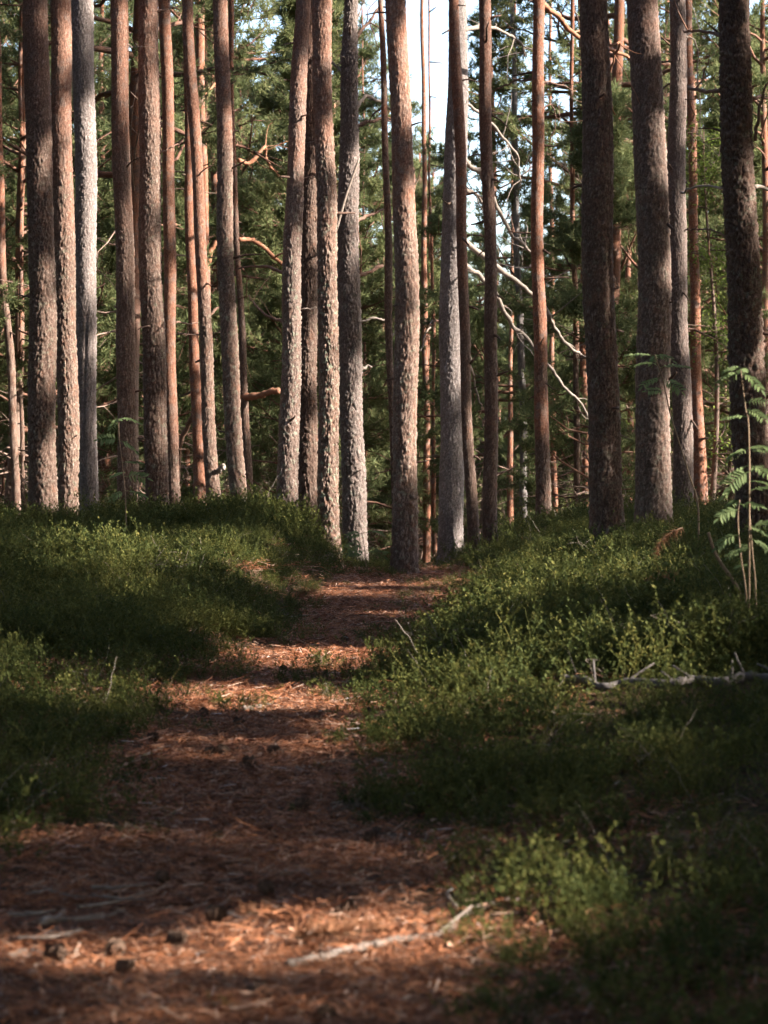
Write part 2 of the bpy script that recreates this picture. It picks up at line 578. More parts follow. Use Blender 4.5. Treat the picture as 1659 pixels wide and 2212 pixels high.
# ------------------------------------------------------------------ the front row of trunks, read off the photo
# key: (distance, [(row, left edge, right edge) ...], tone, row where the bark turns orange, lichen, label, shade gaps)
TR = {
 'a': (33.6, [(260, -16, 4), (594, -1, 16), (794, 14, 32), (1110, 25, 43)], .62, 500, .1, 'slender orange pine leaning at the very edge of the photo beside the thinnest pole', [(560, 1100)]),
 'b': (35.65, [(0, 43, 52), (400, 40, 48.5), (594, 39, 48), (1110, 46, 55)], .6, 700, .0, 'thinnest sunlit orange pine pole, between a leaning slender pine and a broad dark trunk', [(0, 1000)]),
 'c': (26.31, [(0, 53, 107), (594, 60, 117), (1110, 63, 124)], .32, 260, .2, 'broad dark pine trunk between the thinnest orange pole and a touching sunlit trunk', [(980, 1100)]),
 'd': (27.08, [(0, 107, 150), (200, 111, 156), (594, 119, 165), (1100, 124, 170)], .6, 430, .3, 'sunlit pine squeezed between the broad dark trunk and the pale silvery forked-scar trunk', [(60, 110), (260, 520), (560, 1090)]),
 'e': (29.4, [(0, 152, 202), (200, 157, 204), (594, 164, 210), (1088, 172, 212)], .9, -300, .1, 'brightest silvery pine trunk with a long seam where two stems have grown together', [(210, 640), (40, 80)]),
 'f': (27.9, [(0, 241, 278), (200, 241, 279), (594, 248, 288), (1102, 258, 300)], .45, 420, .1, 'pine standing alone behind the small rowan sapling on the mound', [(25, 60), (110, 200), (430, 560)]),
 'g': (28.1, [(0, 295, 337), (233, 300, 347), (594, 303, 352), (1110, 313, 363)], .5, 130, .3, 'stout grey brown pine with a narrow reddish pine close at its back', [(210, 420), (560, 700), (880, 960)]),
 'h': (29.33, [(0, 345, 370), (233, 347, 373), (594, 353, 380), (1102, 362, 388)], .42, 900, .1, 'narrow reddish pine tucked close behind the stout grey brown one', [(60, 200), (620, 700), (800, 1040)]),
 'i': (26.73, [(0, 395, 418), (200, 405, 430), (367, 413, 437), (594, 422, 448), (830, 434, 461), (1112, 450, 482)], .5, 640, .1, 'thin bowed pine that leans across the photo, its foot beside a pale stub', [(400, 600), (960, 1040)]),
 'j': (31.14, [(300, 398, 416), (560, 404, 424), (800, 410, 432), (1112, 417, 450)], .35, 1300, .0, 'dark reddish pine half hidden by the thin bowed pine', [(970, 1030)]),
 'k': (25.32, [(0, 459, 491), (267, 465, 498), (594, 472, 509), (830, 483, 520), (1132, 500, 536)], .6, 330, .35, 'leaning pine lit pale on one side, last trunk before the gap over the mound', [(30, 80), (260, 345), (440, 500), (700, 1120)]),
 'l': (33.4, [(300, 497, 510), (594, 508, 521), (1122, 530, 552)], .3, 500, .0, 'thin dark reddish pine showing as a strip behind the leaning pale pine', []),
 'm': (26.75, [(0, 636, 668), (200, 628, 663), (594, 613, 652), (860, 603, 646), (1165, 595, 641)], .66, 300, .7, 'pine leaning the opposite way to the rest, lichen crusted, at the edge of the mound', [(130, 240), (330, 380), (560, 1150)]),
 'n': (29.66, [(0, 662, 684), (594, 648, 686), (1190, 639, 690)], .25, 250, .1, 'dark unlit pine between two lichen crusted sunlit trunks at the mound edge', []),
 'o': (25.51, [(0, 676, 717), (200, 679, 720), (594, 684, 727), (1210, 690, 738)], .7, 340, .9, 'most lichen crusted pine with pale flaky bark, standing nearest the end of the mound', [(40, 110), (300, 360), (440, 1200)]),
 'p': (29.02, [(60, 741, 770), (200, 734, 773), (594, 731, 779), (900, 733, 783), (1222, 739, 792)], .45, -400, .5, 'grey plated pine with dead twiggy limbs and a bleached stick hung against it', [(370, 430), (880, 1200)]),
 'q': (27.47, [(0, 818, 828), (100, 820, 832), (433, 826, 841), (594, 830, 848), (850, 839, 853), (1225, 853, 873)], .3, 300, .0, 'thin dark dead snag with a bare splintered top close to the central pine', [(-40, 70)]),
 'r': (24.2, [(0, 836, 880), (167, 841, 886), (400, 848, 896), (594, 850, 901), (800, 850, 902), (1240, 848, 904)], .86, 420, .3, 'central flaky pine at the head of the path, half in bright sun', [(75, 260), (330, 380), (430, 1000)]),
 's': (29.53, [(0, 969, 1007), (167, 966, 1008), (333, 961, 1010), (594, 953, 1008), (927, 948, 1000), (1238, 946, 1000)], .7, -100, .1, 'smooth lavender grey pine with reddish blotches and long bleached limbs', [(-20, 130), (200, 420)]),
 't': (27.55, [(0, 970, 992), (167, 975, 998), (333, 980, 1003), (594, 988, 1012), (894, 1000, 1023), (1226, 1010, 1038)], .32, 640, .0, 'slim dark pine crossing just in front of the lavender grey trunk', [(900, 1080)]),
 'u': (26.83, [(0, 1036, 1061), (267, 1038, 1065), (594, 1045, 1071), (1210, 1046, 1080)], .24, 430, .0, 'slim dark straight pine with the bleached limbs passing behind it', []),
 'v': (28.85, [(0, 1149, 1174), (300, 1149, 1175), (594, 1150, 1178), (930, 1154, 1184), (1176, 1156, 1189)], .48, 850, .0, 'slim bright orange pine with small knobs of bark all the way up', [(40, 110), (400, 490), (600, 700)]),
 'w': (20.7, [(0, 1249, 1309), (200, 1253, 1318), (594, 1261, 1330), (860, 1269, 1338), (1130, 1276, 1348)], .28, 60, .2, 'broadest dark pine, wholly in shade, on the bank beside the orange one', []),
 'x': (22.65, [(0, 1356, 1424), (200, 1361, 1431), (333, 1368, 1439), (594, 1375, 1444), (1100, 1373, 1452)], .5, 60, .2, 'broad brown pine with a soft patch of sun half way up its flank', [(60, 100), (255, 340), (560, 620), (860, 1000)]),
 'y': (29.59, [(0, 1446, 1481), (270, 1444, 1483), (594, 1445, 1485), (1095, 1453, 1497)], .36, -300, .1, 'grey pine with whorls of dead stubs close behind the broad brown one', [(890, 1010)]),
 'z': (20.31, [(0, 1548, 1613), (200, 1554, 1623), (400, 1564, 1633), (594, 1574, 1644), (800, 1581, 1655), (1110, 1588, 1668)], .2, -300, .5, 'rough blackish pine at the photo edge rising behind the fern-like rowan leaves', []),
 # slimmer trunks farther back
 'aa': (34.62, [(560, 1234, 1245), (800, 1237, 1250), (1140, 1241, 1257)], .4, 700, .0, 'slender reddish pine farther back in the gap beside the broadest dark trunk', [(700, 760)]),
 'ab': (41.13, [(900, 1255, 1270), (1150, 1258, 1275)], .5, 1300, .0, 'orange pine foot far back, peeping out beside the broadest dark trunk', [(960, 1100)]),
 'ac': (33, [(560, 1488, 1508), (800, 1494, 1518), (1095, 1501, 1529)], .62, 1300, .0, 'vivid orange pine among bright broad leaves at the back of the bank', [(620, 700), (860, 1090)]),
 'ad': (41.9, [(600, 1112, 1126), (727, 1116, 1131), (994, 1123, 1140), (1185, 1125, 1142)], .55, -300, .3, 'thin lavender grey pine farther back in the gap beside the slim orange pine', [(740, 800), (960, 1080)]),
 'ae': (50.49, [(800, 1188, 1199), (1175, 1192, 1205)], .62, 1400, .0, 'sunlit orange pine far back just beyond the slim orange pine', [(950, 1170)]),
 'af': (44.77, [(400, 927, 932), (627, 930, 938), (900, 933, 941), (1240, 933, 944)], .66, 1200, .0, 'thin sunlit orange pole between the central pine and the lavender grey one', [(760, 1230)]),
 'ag': (46.03, [(820, 912, 926), (1240, 916, 932)], .6, 1400, .0, 'blurred orange pine behind the thin orange pole at the head of the path', [(860, 960), (1050, 1110)]),
 'ah': (45.58, [(600, 216, 230), (1090, 219, 239)], .6, 1400, .0, 'flickering orange pine seen between the silvery trunk and the lone pine', [(640, 690), (740, 800), (900, 1080)]),
 'ai': (45.96, [(700, 393, 408), (1090, 397, 415)], .6, 1400, .0, 'sunlit orange pine far back between the narrow reddish pine and the thin bowed one', [(740, 900), (1000, 1080)]),
 'aj': (45.31, [(900, 785, 791), (1220, 787, 795)], .55, 1400, .0, 'hair thin orange pine close beside the grey plated pine', [(980, 1180)]),
 'ak': (50.12, [(900, 1098, 1108), (1210, 1090, 1107)], .62, 1400, .0, 'leaning sunlit orange pine far back between the slim dark pine and the lavender grey pole', [(960, 1200)]),
 'al': (37.84, [(-20, 420, 440), (260, 426, 446), (620, 440, 452), (900, 446, 458)], .6, 1400, .0, 'orange pine glowing just behind the thin bowed trunk', [(40, 120), (240, 420), (520, 640)]),
 'am': (49.39, [(-20, 1296, 1310), (500, 1352, 1364), (1100, 1354, 1368)], .3, 1400, .0, 'dark thin pine showing in the slot between the two broadest bank trunks', []),
}

LIT = []       # points that the sun reaches through the roof of branches, with the gap's radius


def trunk_axis(d, rows):
    zs, xs, rs = [], [], []
    for y, l, r in rows:
        p = P((l + r) / 2, y, d)
        zs.append(p[2])
        xs.append(p[0])
        rs.append((r - l) * K * d / F / 2)
    o = np.argsort(zs)
    return np.array(zs)[o], np.array(xs)[o], np.array(rs)[o]


def front_tree(key, idx):
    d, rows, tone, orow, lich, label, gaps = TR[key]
    rng = np.random.default_rng(100 + idx)
    zs, xs, rs = trunk_axis(d, rows)
    x0 = xs[0]
    base = gz(x0, d) - .05
    for it in range(2):
        sl = (xs[1] - xs[0]) / (zs[1] - zs[0])
        xb = xs[0] + sl * (base - zs[0])
        base = gz(xb, d) - .05
    top = CAMH + HY * d / F + .5
    hi = d < 33.5
    H = 19 + 3 * rng.random()
    broken = False
    if key == 'q':
        H = P(0, -60, d)[2] - base
    st = .018 if hi else .06
    zf = np.arange(base, min(top, base + H), st)
    zc = np.arange(zf[-1] + .3, base + H, .3) if base + H > top + .4 else np.array([])
    z = np.concatenate([zf, zc])
    sl_lo = (xs[1] - xs[0]) / (zs[1] - zs[0])
    sl_hi = (xs[-1] - xs[-2]) / (zs[-1] - zs[-2])
    cx = np.interp(z, zs, xs)
    cx = np.where(z < zs[0], xs[0] + sl_lo * (z - zs[0]), cx)
    cx = np.where(z > zs[-1], xs[-1] + .6 * sl_hi * (z - zs[-1]), cx)
    rad = np.interp(z, zs, rs)
    ext = z > zs[-1]
    if not broken and key != 'q':
        rad = np.where(ext, rs[-1] * (1 - .9 * (z - zs[-1]) / max(.5, base + H - zs[-1])), rad)
    rad = np.maximum(rad, .01)
    k = max(3, int(.5 / st))
    ker = np.ones(k) / k
    pad = lambda a: np.concatenate([2 * a[0] - a[1:k + 1][::-1], a, 2 * a[-1] - a[-k - 1:-1][::-1]])
    nf = len(zf)
    cxs = np.convolve(pad(cx[:nf]), ker, 'same')[k:-k]
    cx[:nf] = cxs[:nf]
    rad[:nf] = np.convolve(pad(rad[:nf]), ker, 'same')[k:-k][:nf]
    h = z - base
    flare = 1 + .30 * np.exp(-h / .2)
    sides = 88 if hi and rs.max() > .1 else (52 if hi else 20)
    th = np.linspace(0, 2 * np.pi, sides, endpoint=False)
    TH, ZZ = np.meshgrid(th, z)
    RR = (rad * flare)[:, None] + 0 * TH
    w = np.stack([np.cos(TH) * RR, np.sin(TH) * RR, ZZ], -1).reshape(-1, 3)
    zo = P(0, orow, d)[2]
    oran = smooth(-1.0, 1.0, (ZZ.ravel() - zo) + 3.2 * (fbm(w * 2.5, 3, idx) - .5) + 1.8 * (fbm(w * 9, 2, idx + 7) - .5))
    if orow > 1250:
        oran = .85 + .15 * oran
    oran = oran * ORANGE.get(key, 1)
    bs = (.78 + .3 * rng.random()) * (1.3 if key in 'wxz' else 1)
    warp = .035 * np.stack([vnoise(w * 14, idx) - .5, vnoise(w * 14 + 9, idx) - .5, 2 * (vnoise(w * 10 + 5, idx) - .5)], 1)
    f1, f2, cid = worley((w + warp) * np.array([46, 46, 20.0]) * bs, idx + 3)
    pl = smooth(.03, .32, f2 - f1)
    g1, g2, gid = worley((w + warp) * np.array([78, 78, 42.0]), idx + 50)
    flake = smooth(.02, .25, g2 - g1) * gid
    thick = .0148 * np.clip(rs.max() / .14, .35, 1.2)
    amp = thick * (1 - .72 * oran) * RELIEF.get(key, .85)
    r_off = amp * (pl * (.45 + .75 * cid) - .5) + (.35 * amp + .0018) * (flake - .4)
    r_off += (.022 * rs.max() / .15) * (fbm(w * np.array([3, 3, 1.2]), 2, idx + 9) - .5)
    c1, c2, _ = worley((w + warp * 1.6) * np.array([17, 17, 4.2]) * bs, idx + 70)
    furrow = (1 - smooth(.0, .16, c2 - c1)) * (1 - oran) * (.35 + .65 * (1 - smooth(1.5, 5.5, ZZ.ravel() - base)))
    r_off -= amp * .95 * furrow
    r_off += .5 * amp * (fbm(w * 75, 2, idx + 33) - .5)
    if key == 'e':   # the seam of two joined stems
        zz = ZZ.ravel()
        seam = np.exp(-((TH.ravel() - (4.55 + .25 * (zz - 2.0))) / .16) ** 2) * smooth(3.6, 2.6, zz) * smooth(-.5, .5, zz)
        r_off -= .03 * seam
    rr = (RR.ravel() + r_off)
    cy = .03 * np.sin(h * .35 + idx) * (rs.max() / .15)
    wb = .014 * np.sin(h * 1.1 + idx * 2.1) + .008 * np.sin(h * 2.7 + idx * 3.3)
    V = np.stack([np.cos(TH.ravel()) * rr + np.repeat(cx + wb, sides) - xb, np.sin(TH.ravel()) * rr + np.repeat(cy, sides), ZZ.ravel() - base], 1)
    plate = np.clip((pl * (.35 + .5 * cid) + .3 * flake + .05) * (1 - .75 * furrow), 0, 1)
    n = len(z)
    i, j = np.meshgrid(np.arange(n - 1), np.arange(sides), indexing='ij')
    j2 = (j + 1) % sides
    q = np.stack([i * sides + j, i * sides + j2, (i + 1) * sides + j2, (i + 1) * sides + j], -1).reshape(-1, 4)
    tris = None
    if broken or key == 'q':
        # splintered end
        V = np.concatenate([V, [[cx[-1] - xb + .01, 0, z[-1] - base + .18]]])
        kk = np.arange(sides)
        tris = np.stack([np.full(sides, len(V) - 1), (n - 1) * sides + kk, (n - 1) * sides + (kk + 1) % sides], 1)
        V[(n - 1) * sides:(n) * sides, 2] += .12 * RNG.random(sides)
        plate = np.append(plate, .9)
        oran = np.append(oran, .3)
    mb = MB()
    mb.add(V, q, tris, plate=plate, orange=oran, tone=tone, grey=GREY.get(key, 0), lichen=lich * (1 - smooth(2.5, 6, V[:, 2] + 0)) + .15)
    t = thing('pine_tree', (xb, d, base), label, 'pine tree', 'pines lining the head of the path' if d < 33 else 'pines farther back in the wood')
    mb.obj('trunk', M['bark'], t)
    if key == 'q':
        m2 = MB()
        zz = np.linspace(P(0, 80, d)[2] - base, P(0, -50, d)[2] - base, 8)
        tube(m2, np.stack([np.interp(zz + base, z, cx) - xb, 0 * zz, zz], 1), np.interp(zz + base, z, rad) * 1.12, 9)
        o = m2.obj('bare_wood', M['pale'], t)
        o['label'] = 'barkless splintered upper stem'
    # sun gaps along this trunk
    for y0, y1 in gaps:
        za, zb = P(0, y1, d)[2], P(0, y0, d)[2]
        for zz in np.arange(za, zb + .01, .16):
            xx = np.interp(zz, z, cx)
            if rng.random() < (.72 if d < 33.5 else 1):
                LIT.append((np.array([xx + .6 * np.interp(zz, z, rad), d - .5 * np.interp(zz, z, rad), zz]), .06 + .08 * rng.random() if d < 33.5 else .2))
    return t, (z, cx, rad, base, xb, d), rng


GREY = {'s': .7, 'ad': .9, 'e': .6, 'p': .45, 'y': .35, 'x': .15, 'm': .2}
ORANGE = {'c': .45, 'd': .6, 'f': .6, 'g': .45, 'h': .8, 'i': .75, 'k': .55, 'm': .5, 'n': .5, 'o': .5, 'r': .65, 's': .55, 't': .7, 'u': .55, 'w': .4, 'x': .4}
RELIEF = {'e': .6, 's': .45, 'y': .55, 'w': .7, 'x': .65, 'z': 1.15, 'o': 1.15, 'm': .9, 'p': .9, 'l': .5, 'j': .5, 't': .6, 'u': .6}
FRONT = {}
for n_, key in enumerate(TR):
    FRONT[key] = front_tree(key, n_)


# dead stubs, one mesh each, on the trunks that show them
STUBS = {'c': 1, 'd': 2, 'e': 1, 'f': 3, 'g': 2, 'h': 3, 'i': 6, 'j': 2, 'k': 3, 'm': 4, 'n': 3, 'o': 2, 'p': 3, 'q': 4, 'r': 4, 's': 3, 't': 6,
         'u': 8, 'v': 9, 'w': 3, 'x': 3, 'y': 10, 'z': 3, 'aa': 8, 'a': 6, 'b': 10, 'ac': 4, 'ad': 4, 'af': 9, 'l': 2}
for key, cnt in STUBS.items():
    t, (z, cx, rad, base, xb, d), rng = FRONT[key]
    ztop = CAMH + HY * d / F
    cnt = int(cnt * 1.5)
    for k in range(cnt):
        zz = base + 1.0 + (min(ztop, z[-1]) - base - 1.0) * (k + rng.random()) / cnt
        r = np.interp(zz, z, rad)
        az = rng.choice([0.0, math.pi]) + rng.normal() * .7 - .35
        Ln = (.08 + .25 * rng.random() ** 2) if key not in ('y', 'u', 'aa', 'b', 'af') else (.12 + .5 * rng.random() ** 1.5)
        p0 = np.array([np.interp(zz, z, cx) - xb + .75 * r * math.cos(az), .75 * r * math.sin(az), zz - base])
        bp, _, _ = branch_path(p0, az, rng.normal() * .35, Ln + r * .25, rng.normal() * .4, rng, 5, .12)
        m2 = MB()
        r1 = .010 + .013 * rng.random()
        tube(m2, bp, np.linspace(r1, r1 * .45, 5), 6, True, plate=.25, orange=.05, tone=.25, lichen=.4)
        m2.obj('branch_stub', M['bark'], t)


def limb(key, ctrl, r0, r1, mat='pale', ddepth=0.0, label=None, twigs=0, name='branch'):
    """a limb of a front tree traced through photo positions"""
    t, (z, cx, rad, base, xb, d), rng = FRONT[key]
    n = len(ctrl)
    pts = [P(a, b, d + ddepth * k / max(1, n - 1)) - np.array([xb, d, base]) for k, (a, b) in enumerate(ctrl)]
    c = curve_pts(pts, n * 6)
    c += .018 * np.cumsum(rng.normal(size=c.shape), 0) * .5
    m2 = MB()
    tube(m2, c, np.linspace(r0, r1, len(c)) * (1 + .08 * rng.normal(size=len(c)) + .22 * (rng.random(len(c)) < .12)), 8, True, plate=.5, orange=.3, tone=.4, lichen=.1)
    for k in range(twigs):
        p0 = c[rng.integers(len(c) // 4, len(c))]
        sp, a, e = branch_path(p0, rng.random() * 6.283, rng.normal() * .6, .25 + .6 * rng.random(), rng.normal() * .4, rng, 6, .3)
        tube(m2, sp, np.linspace(r1 * .6 + .002, .002, 6), 4, False, plate=.5, orange=.6, tone=.5, lichen=.1)
    if mat in ('pale', 'orange_limb'):
        for q0 in c[::2][rng.random(len(c[::2])) < .35]:
            LIT.append((q0 + np.array([xb, d, base]), .0))
    o = m2.obj(name, M[mat], t)
    if label:
        o['label'] = label
    return o


# the lavender grey pine's long sagging limbs
limb('s', [(1000, 62), (1036, 55), (1073, 63), (1106, 93), (1122, 130)], .035, .012, 'pale', 1, 'arching sunlit upper limb', 9)
limb('s', [(1002, 215), (1045, 246), (1075, 275), (1106, 312), (1126, 342), (1134, 373), (1138, 395)], .026, .012, 'pale', .8, 'thin sagging limb', 7)
limb('s', [(1000, 340), (1030, 362), (1050, 400), (1072, 458), (1106, 513), (1133, 542), (1150, 575)], .036, .016, 'pale', 1, 'long sagging bleached limb', 8)
limb('s', [(1000, 405), (1022, 418), (1036, 450), (1042, 500)], .03, .012, 'dead', .6, 'short drooping limb', 2)
limb('s', [(1000, 516), (1040, 545), (1090, 590), (1149, 637), (1183, 672), (1196, 694), (1213, 734), (1240, 762), (1262, 776)], .04, .018, 'pale', 1.2, 'longest bleached limb reaching the broadest trunk', 8)
limb('s', [(1000, 565), (1036, 592), (1075, 650), (1100, 700), (1149, 748), (1183, 794), (1223, 848), (1254, 888), (1272, 914)], .036, .014, 'pale', 1.2, 'lowest straggling bleached limb', 8)
limb('s', [(1010, 760), (1018, 800), (1030, 850), (1045, 880)], .02, .008, 'dead', .5)
# grey plated pine's dead twiggy limbs
limb('p', [(760, 250), (790, 205), (820, 215), (860, 250)], .035, .010, 'dead', .5, None, 4)
limb('p', [(765, 275), (800, 262), (845, 262)], .03, .014, 'bark', .3, None, 2)
limb('p', [(760, 480), (800, 455), (840, 440)], .03, .010, 'bark', .5, None, 3)
limb('p', [(760, 610), (790, 590), (826, 578)], .035, .018, 'bark', .2, None, 2)
limb('p', [(750, 100), (790, 60), (830, 25)], .03, .014, 'bark', .3, None, 5)
limb('p', [(760, 160), (735, 110), (770, 50), (790, -10)], .022, .006, 'dead', .2, None, 9)
limb('p', [(745, 165), (725, 130), (690, 110)], .02, .006, 'dead', .3, None, 8)
limb('p', [(748, 420), (715, 350), (700, 300)], .016, .006, 'dead', .3, None, 6)
limb('p', [(770, 700), (815, 685), (830, 690)], .018, .01, 'pale', .2)
limb('p', [(770, 800), (790, 790), (806, 789)], .02, .014, 'pale', 0)
# blackish edge pine and its neighbours
limb('z', [(1560, 192), (1530, 190), (1482, 188)], .022, .016, 'bark', 1.5, None, 3)
limb('z', [(1562, 78), (1520, 72), (1482, 66)], .016, .010, 'bark', 1, None, 2)
limb('z', [(1575, 408), (1520, 398), (1483, 402)], .012, .009, 'pale', 1)
limb('z', [(1575, 520), (1545, 507), (1515, 505), (1485, 512)], .010, .006, 'bark', .6, None, 2)
limb('z', [(1610, 200), (1650, 202), (1690, 210)], .02, .012, 'bark', .5)
limb('z', [(1630, 300), (1640, 260), (1658, 205), (1680, 150)], .018, .008, 'bark', -.3)
limb('z', [(1630, 405), (1665, 410), (1700, 420)], .02, .012, 'pale', .4)
limb('y', [(1480, 88), (1495, 75), (1530, 72)], .022, .008, 'dead', .3, None, 3)
limb('y', [(1482, 80), (1500, 100), (1510, 160), (1518, 250), (1515, 330)], .012, .004, 'dead', .2, 'dead branch hanging straight down', 5)
limb('y', [(1480, 712), (1510, 714), (1545, 735), (1575, 760)], .016, .007, 'bark', .4, None, 1)
limb('v', [(1165, 5), (1185, 15), (1215, 42), (1250, 75), (1300, 100), (1345, 118), (1362, 130)], .04, .022, 'orange_limb', 1.5, 'thick orange limb crossing to the bank trunks', 4)
limb('v', [(1160, 175), (1120, 170), (1085, 188), (1055, 200)], .016, .006, 'bark', .5, None, 3)
limb('v', [(1165, 180), (1200, 178), (1250, 195)], .014, .008, 'bark', .5, None, 3)
limb('v', [(1160, 510), (1130, 502), (1090, 497)], .014, .006, 'bark', .5, None, 2)
limb('v', [(1170, 238), (1190, 225), (1197, 245), (1192, 300), (1178, 330)], .012, .005, 'bark', .6, None, 3)
limb('w', [(1310, 95), (1335, 100), (1328, 150), (1325, 190), (1335, 260)], .014, .005, 'orange_limb', .8, 'thin reddish branch hanging beside the trunk', 4)
limb('f', [(275, 95), (300, 95), (330, 85)], .012, .005, 'dead', .5, None, 2)
limb('g', [(340, 30), (365, 20), (390, 22)], .014, .006, 'bark', .6, None, 1)
limb('g', [(345, 330), (372, 315), (392, 305)], .014, .008, 'bark', .3)
limb('h', [(372, 700), (395, 695), (430, 690)], .016, .01, 'bark', .6, None, 2)
limb('i', [(445, 690), (470, 665), (478, 650)], .018, .01, 'bark', .5)
limb('m', [(622, 245), (650, 238), (664, 224)], .014, .008, 'bark', -.2)
limb('m', [(630, 668), (665, 668), (682, 668)], .008, .005, 'dead', 0)
limb('m', [(632, 382), (655, 380), (690, 376)], .012, .006, 'bark', .2)
limb('m', [(615, 590), (570, 575), (520, 585)], .022, .010, 'bark', 1.0, None, 3)
limb('m', [(612, 700), (580, 685), (550, 662), (530, 640)], .02, .008, 'bark', 1.2, None, 3)
limb('l', [(525, 858), (565, 855), (606, 848)], .05, .045, 'orange_limb', -.4, 'thick sunlit orange limb')
limb('l', [(515, 517), (545, 520), (575, 540), (612, 582)], .035, .03, 'orange_limb', .5, 'bent orange limb', 2)
limb('i', [(470, 1015), (482, 1010), (488, 1020)], .03, .018, 'pale', -.2, 'pale broken stub')
limb('al', [(445, 575), (455, 545), (470, 520)], .05, .03, 'orange_limb', 0, None, 2)
limb('al', [(440, 210), (470, 185), (500, 160)], .03, .012, 'orange_limb', .5, None, 3)
limb('al', [(515, 345), (540, 350), (570, 320), (575, 345), (600, 380)], .04, .014, 'orange_limb', .5, None, 6)
limb('q', [(840, 740), (860, 700), (870, 660)], .010, .004, 'dead', .3)
limb('s', [(950, 690), (935, 692), (922, 698)], .014, .008, 'bark', -.3)
limb('s', [(935, 692), (922, 730), (905, 775)], .012, .009, 'pale', -.3, 'bleached twig end')
limb('j', [(425, 880), (410, 905), (395, 950), (390, 1080)], .04, .03, 'bark', 1.0)

# a bleached stick leaning against the grey plated pine
d = FRONT['p'][1][5] - .35
c = curve_pts([P(776, 342, d), P(750, 415, d), P(726, 497, d)], 14) - P(750, 415, d)
mb = MB()
tube(mb, c, np.linspace(.014, .022, 14), 6)
o = mb.obj('stick', M['dead'])
o.location = P(750, 415, d)
tag(o, 'bleached stick caught slantwise against the grey plated pine', 'stick')


# ------------------------------------------------------------------ ground patches the sun reaches
def lit_ground(dx0, dx1, dy0, dy1, n, r, lift=.12, slope=0.0):
    for k in range(n):
        a = RNG.random()
        x, y = dx0 + (dx1 - dx0) * a, dy0 + (dy1 - dy0) * RNG.random() + slope * a
        p = on_ground(x, y, lift)
        LIT.append((p, r - .08))


lit_ground(-60, 840, 2035, 2080, 70, .05, .02)
lit_ground(300, 640, 1965, 1980, 6, -.04, .02)
lit_ground(640, 1000, 2010, 2060, 26, .05, .05, -30)
lit_ground(980, 1250, 1900, 1990, 24, .05, .12, -30)
lit_ground(1140, 1320, 1800, 1930, 22, .01, .2)
lit_ground(1380, 1640, 1790, 1860, 18, .0, .22)
lit_ground(390, 840, 1478, 1492, 40, .03, .02, 30)
lit_ground(520, 850, 1525, 1550, 30, .04, .02, 4)
lit_ground(600, 960, 1262, 1290, 36, .05, .03)
lit_ground(740, 980, 1320, 1345, 14, .0, .03)
lit_ground(560, 720, 1400, 1440, 8, .07, .03)
lit_ground(840, 960, 1430, 1530, 8, .05, .2)
lit_ground(0, 640, 1100, 1560, 70, -.01, .25)
lit_ground(950, 1660, 1150, 1560, 90, -.01, .25)
lit_ground(400, 980, 1250, 1700, 20, -.05, .02)
lit_ground(0, 200, 1600, 1900, 5, -.04, .25)
lit_ground(900, 1600, 1600, 1850, 8, -.04, .25)
lit_ground(100, 640, 1110, 1220, 60, .11, .25)
lit_ground(0, 130, 1330, 1440, 10, .06, .25)
lit_ground(250, 420, 1380, 1470, 7, .03, .22)
lit_ground(1060, 1500, 1100, 1220, 50, .11, .25)
lit_ground(1240, 1640, 1330, 1430, 16, .05, .25)
lit_ground(1000, 1240, 1230, 1330, 6, .10, .25)
for a, b in ((1480, 1010), (1590, 1010), (1620, 1100), (1640, 800)):
    LIT.append((P(a, b, 11), .1))

LQ = np.array([p for p, r in LIT])
LR = np.array([r for p, r in LIT])


_e1 = np.cross(S, [0, 0, 1.0])
_e1 /= np.linalg.norm(_e1)
_e2 = np.cross(S, _e1)
_RES, _N = .05, 3600
_gap = {}


def sunlit_gap(pos, extra=.22):
    """True where a spray would stand in one of the sun's gaps (a map looked up along the sun's direction)"""
    if extra not in _gap:
        g = np.zeros((_N, _N), bool)
        for a, b, r in zip(LQ @ _e1, LQ @ _e2, LR + extra):
            ia, ib = int(a / _RES) + _N // 2, int(b / _RES) + _N // 2
            k = int(r / _RES) + 1
            yy, xx = np.mgrid[-k:k + 1, -k:k + 1]
            m = (yy ** 2 + xx ** 2) * _RES ** 2 <= r * r
            g[ia - k:ia + k + 1, ib - k:ib + k + 1] |= m
        _gap[extra] = g
    ia = np.clip((pos @ _e1 / _RES).astype(int) + _N // 2, 0, _N - 1)
    ib = np.clip((pos @ _e2 / _RES).astype(int) + _N // 2, 0, _N - 1)
    return _gap[extra][ia, ib]



# ------------------------------------------------------------------ crowns of the front trees (above the frame) and the shade trees beside the path
def crown_mesh(seed, H, cb, R, nb, nsub=7, ntuft=5, cull_at=None, size=.27, blades=28, width=.044, thin=0.0):
    wood, leaf, pos, drs, rng = pine(seed, H, cb, R, nb, nsub=nsub, ntuft=ntuft, coarse=True, dead=0,
                                     gap=None if cull_at is None else (lambda bp: sunlit_gap(curve_pts(bp, 25) + cull_at, .08).any()))
    if cull_at is not None:
        keep = ~sunlit_gap(pos + cull_at)
        if thin:
            keep &= rng.random(len(pos)) > thin
        pos, drs = pos[keep], drs[keep]
    needle_tufts(leaf, pos, drs, np.full(len(pos), size) * (.7 + .6 * rng.random(len(pos))), blades, width, .5, rng)
    return wood, leaf


VAR, WHOLE = [], []


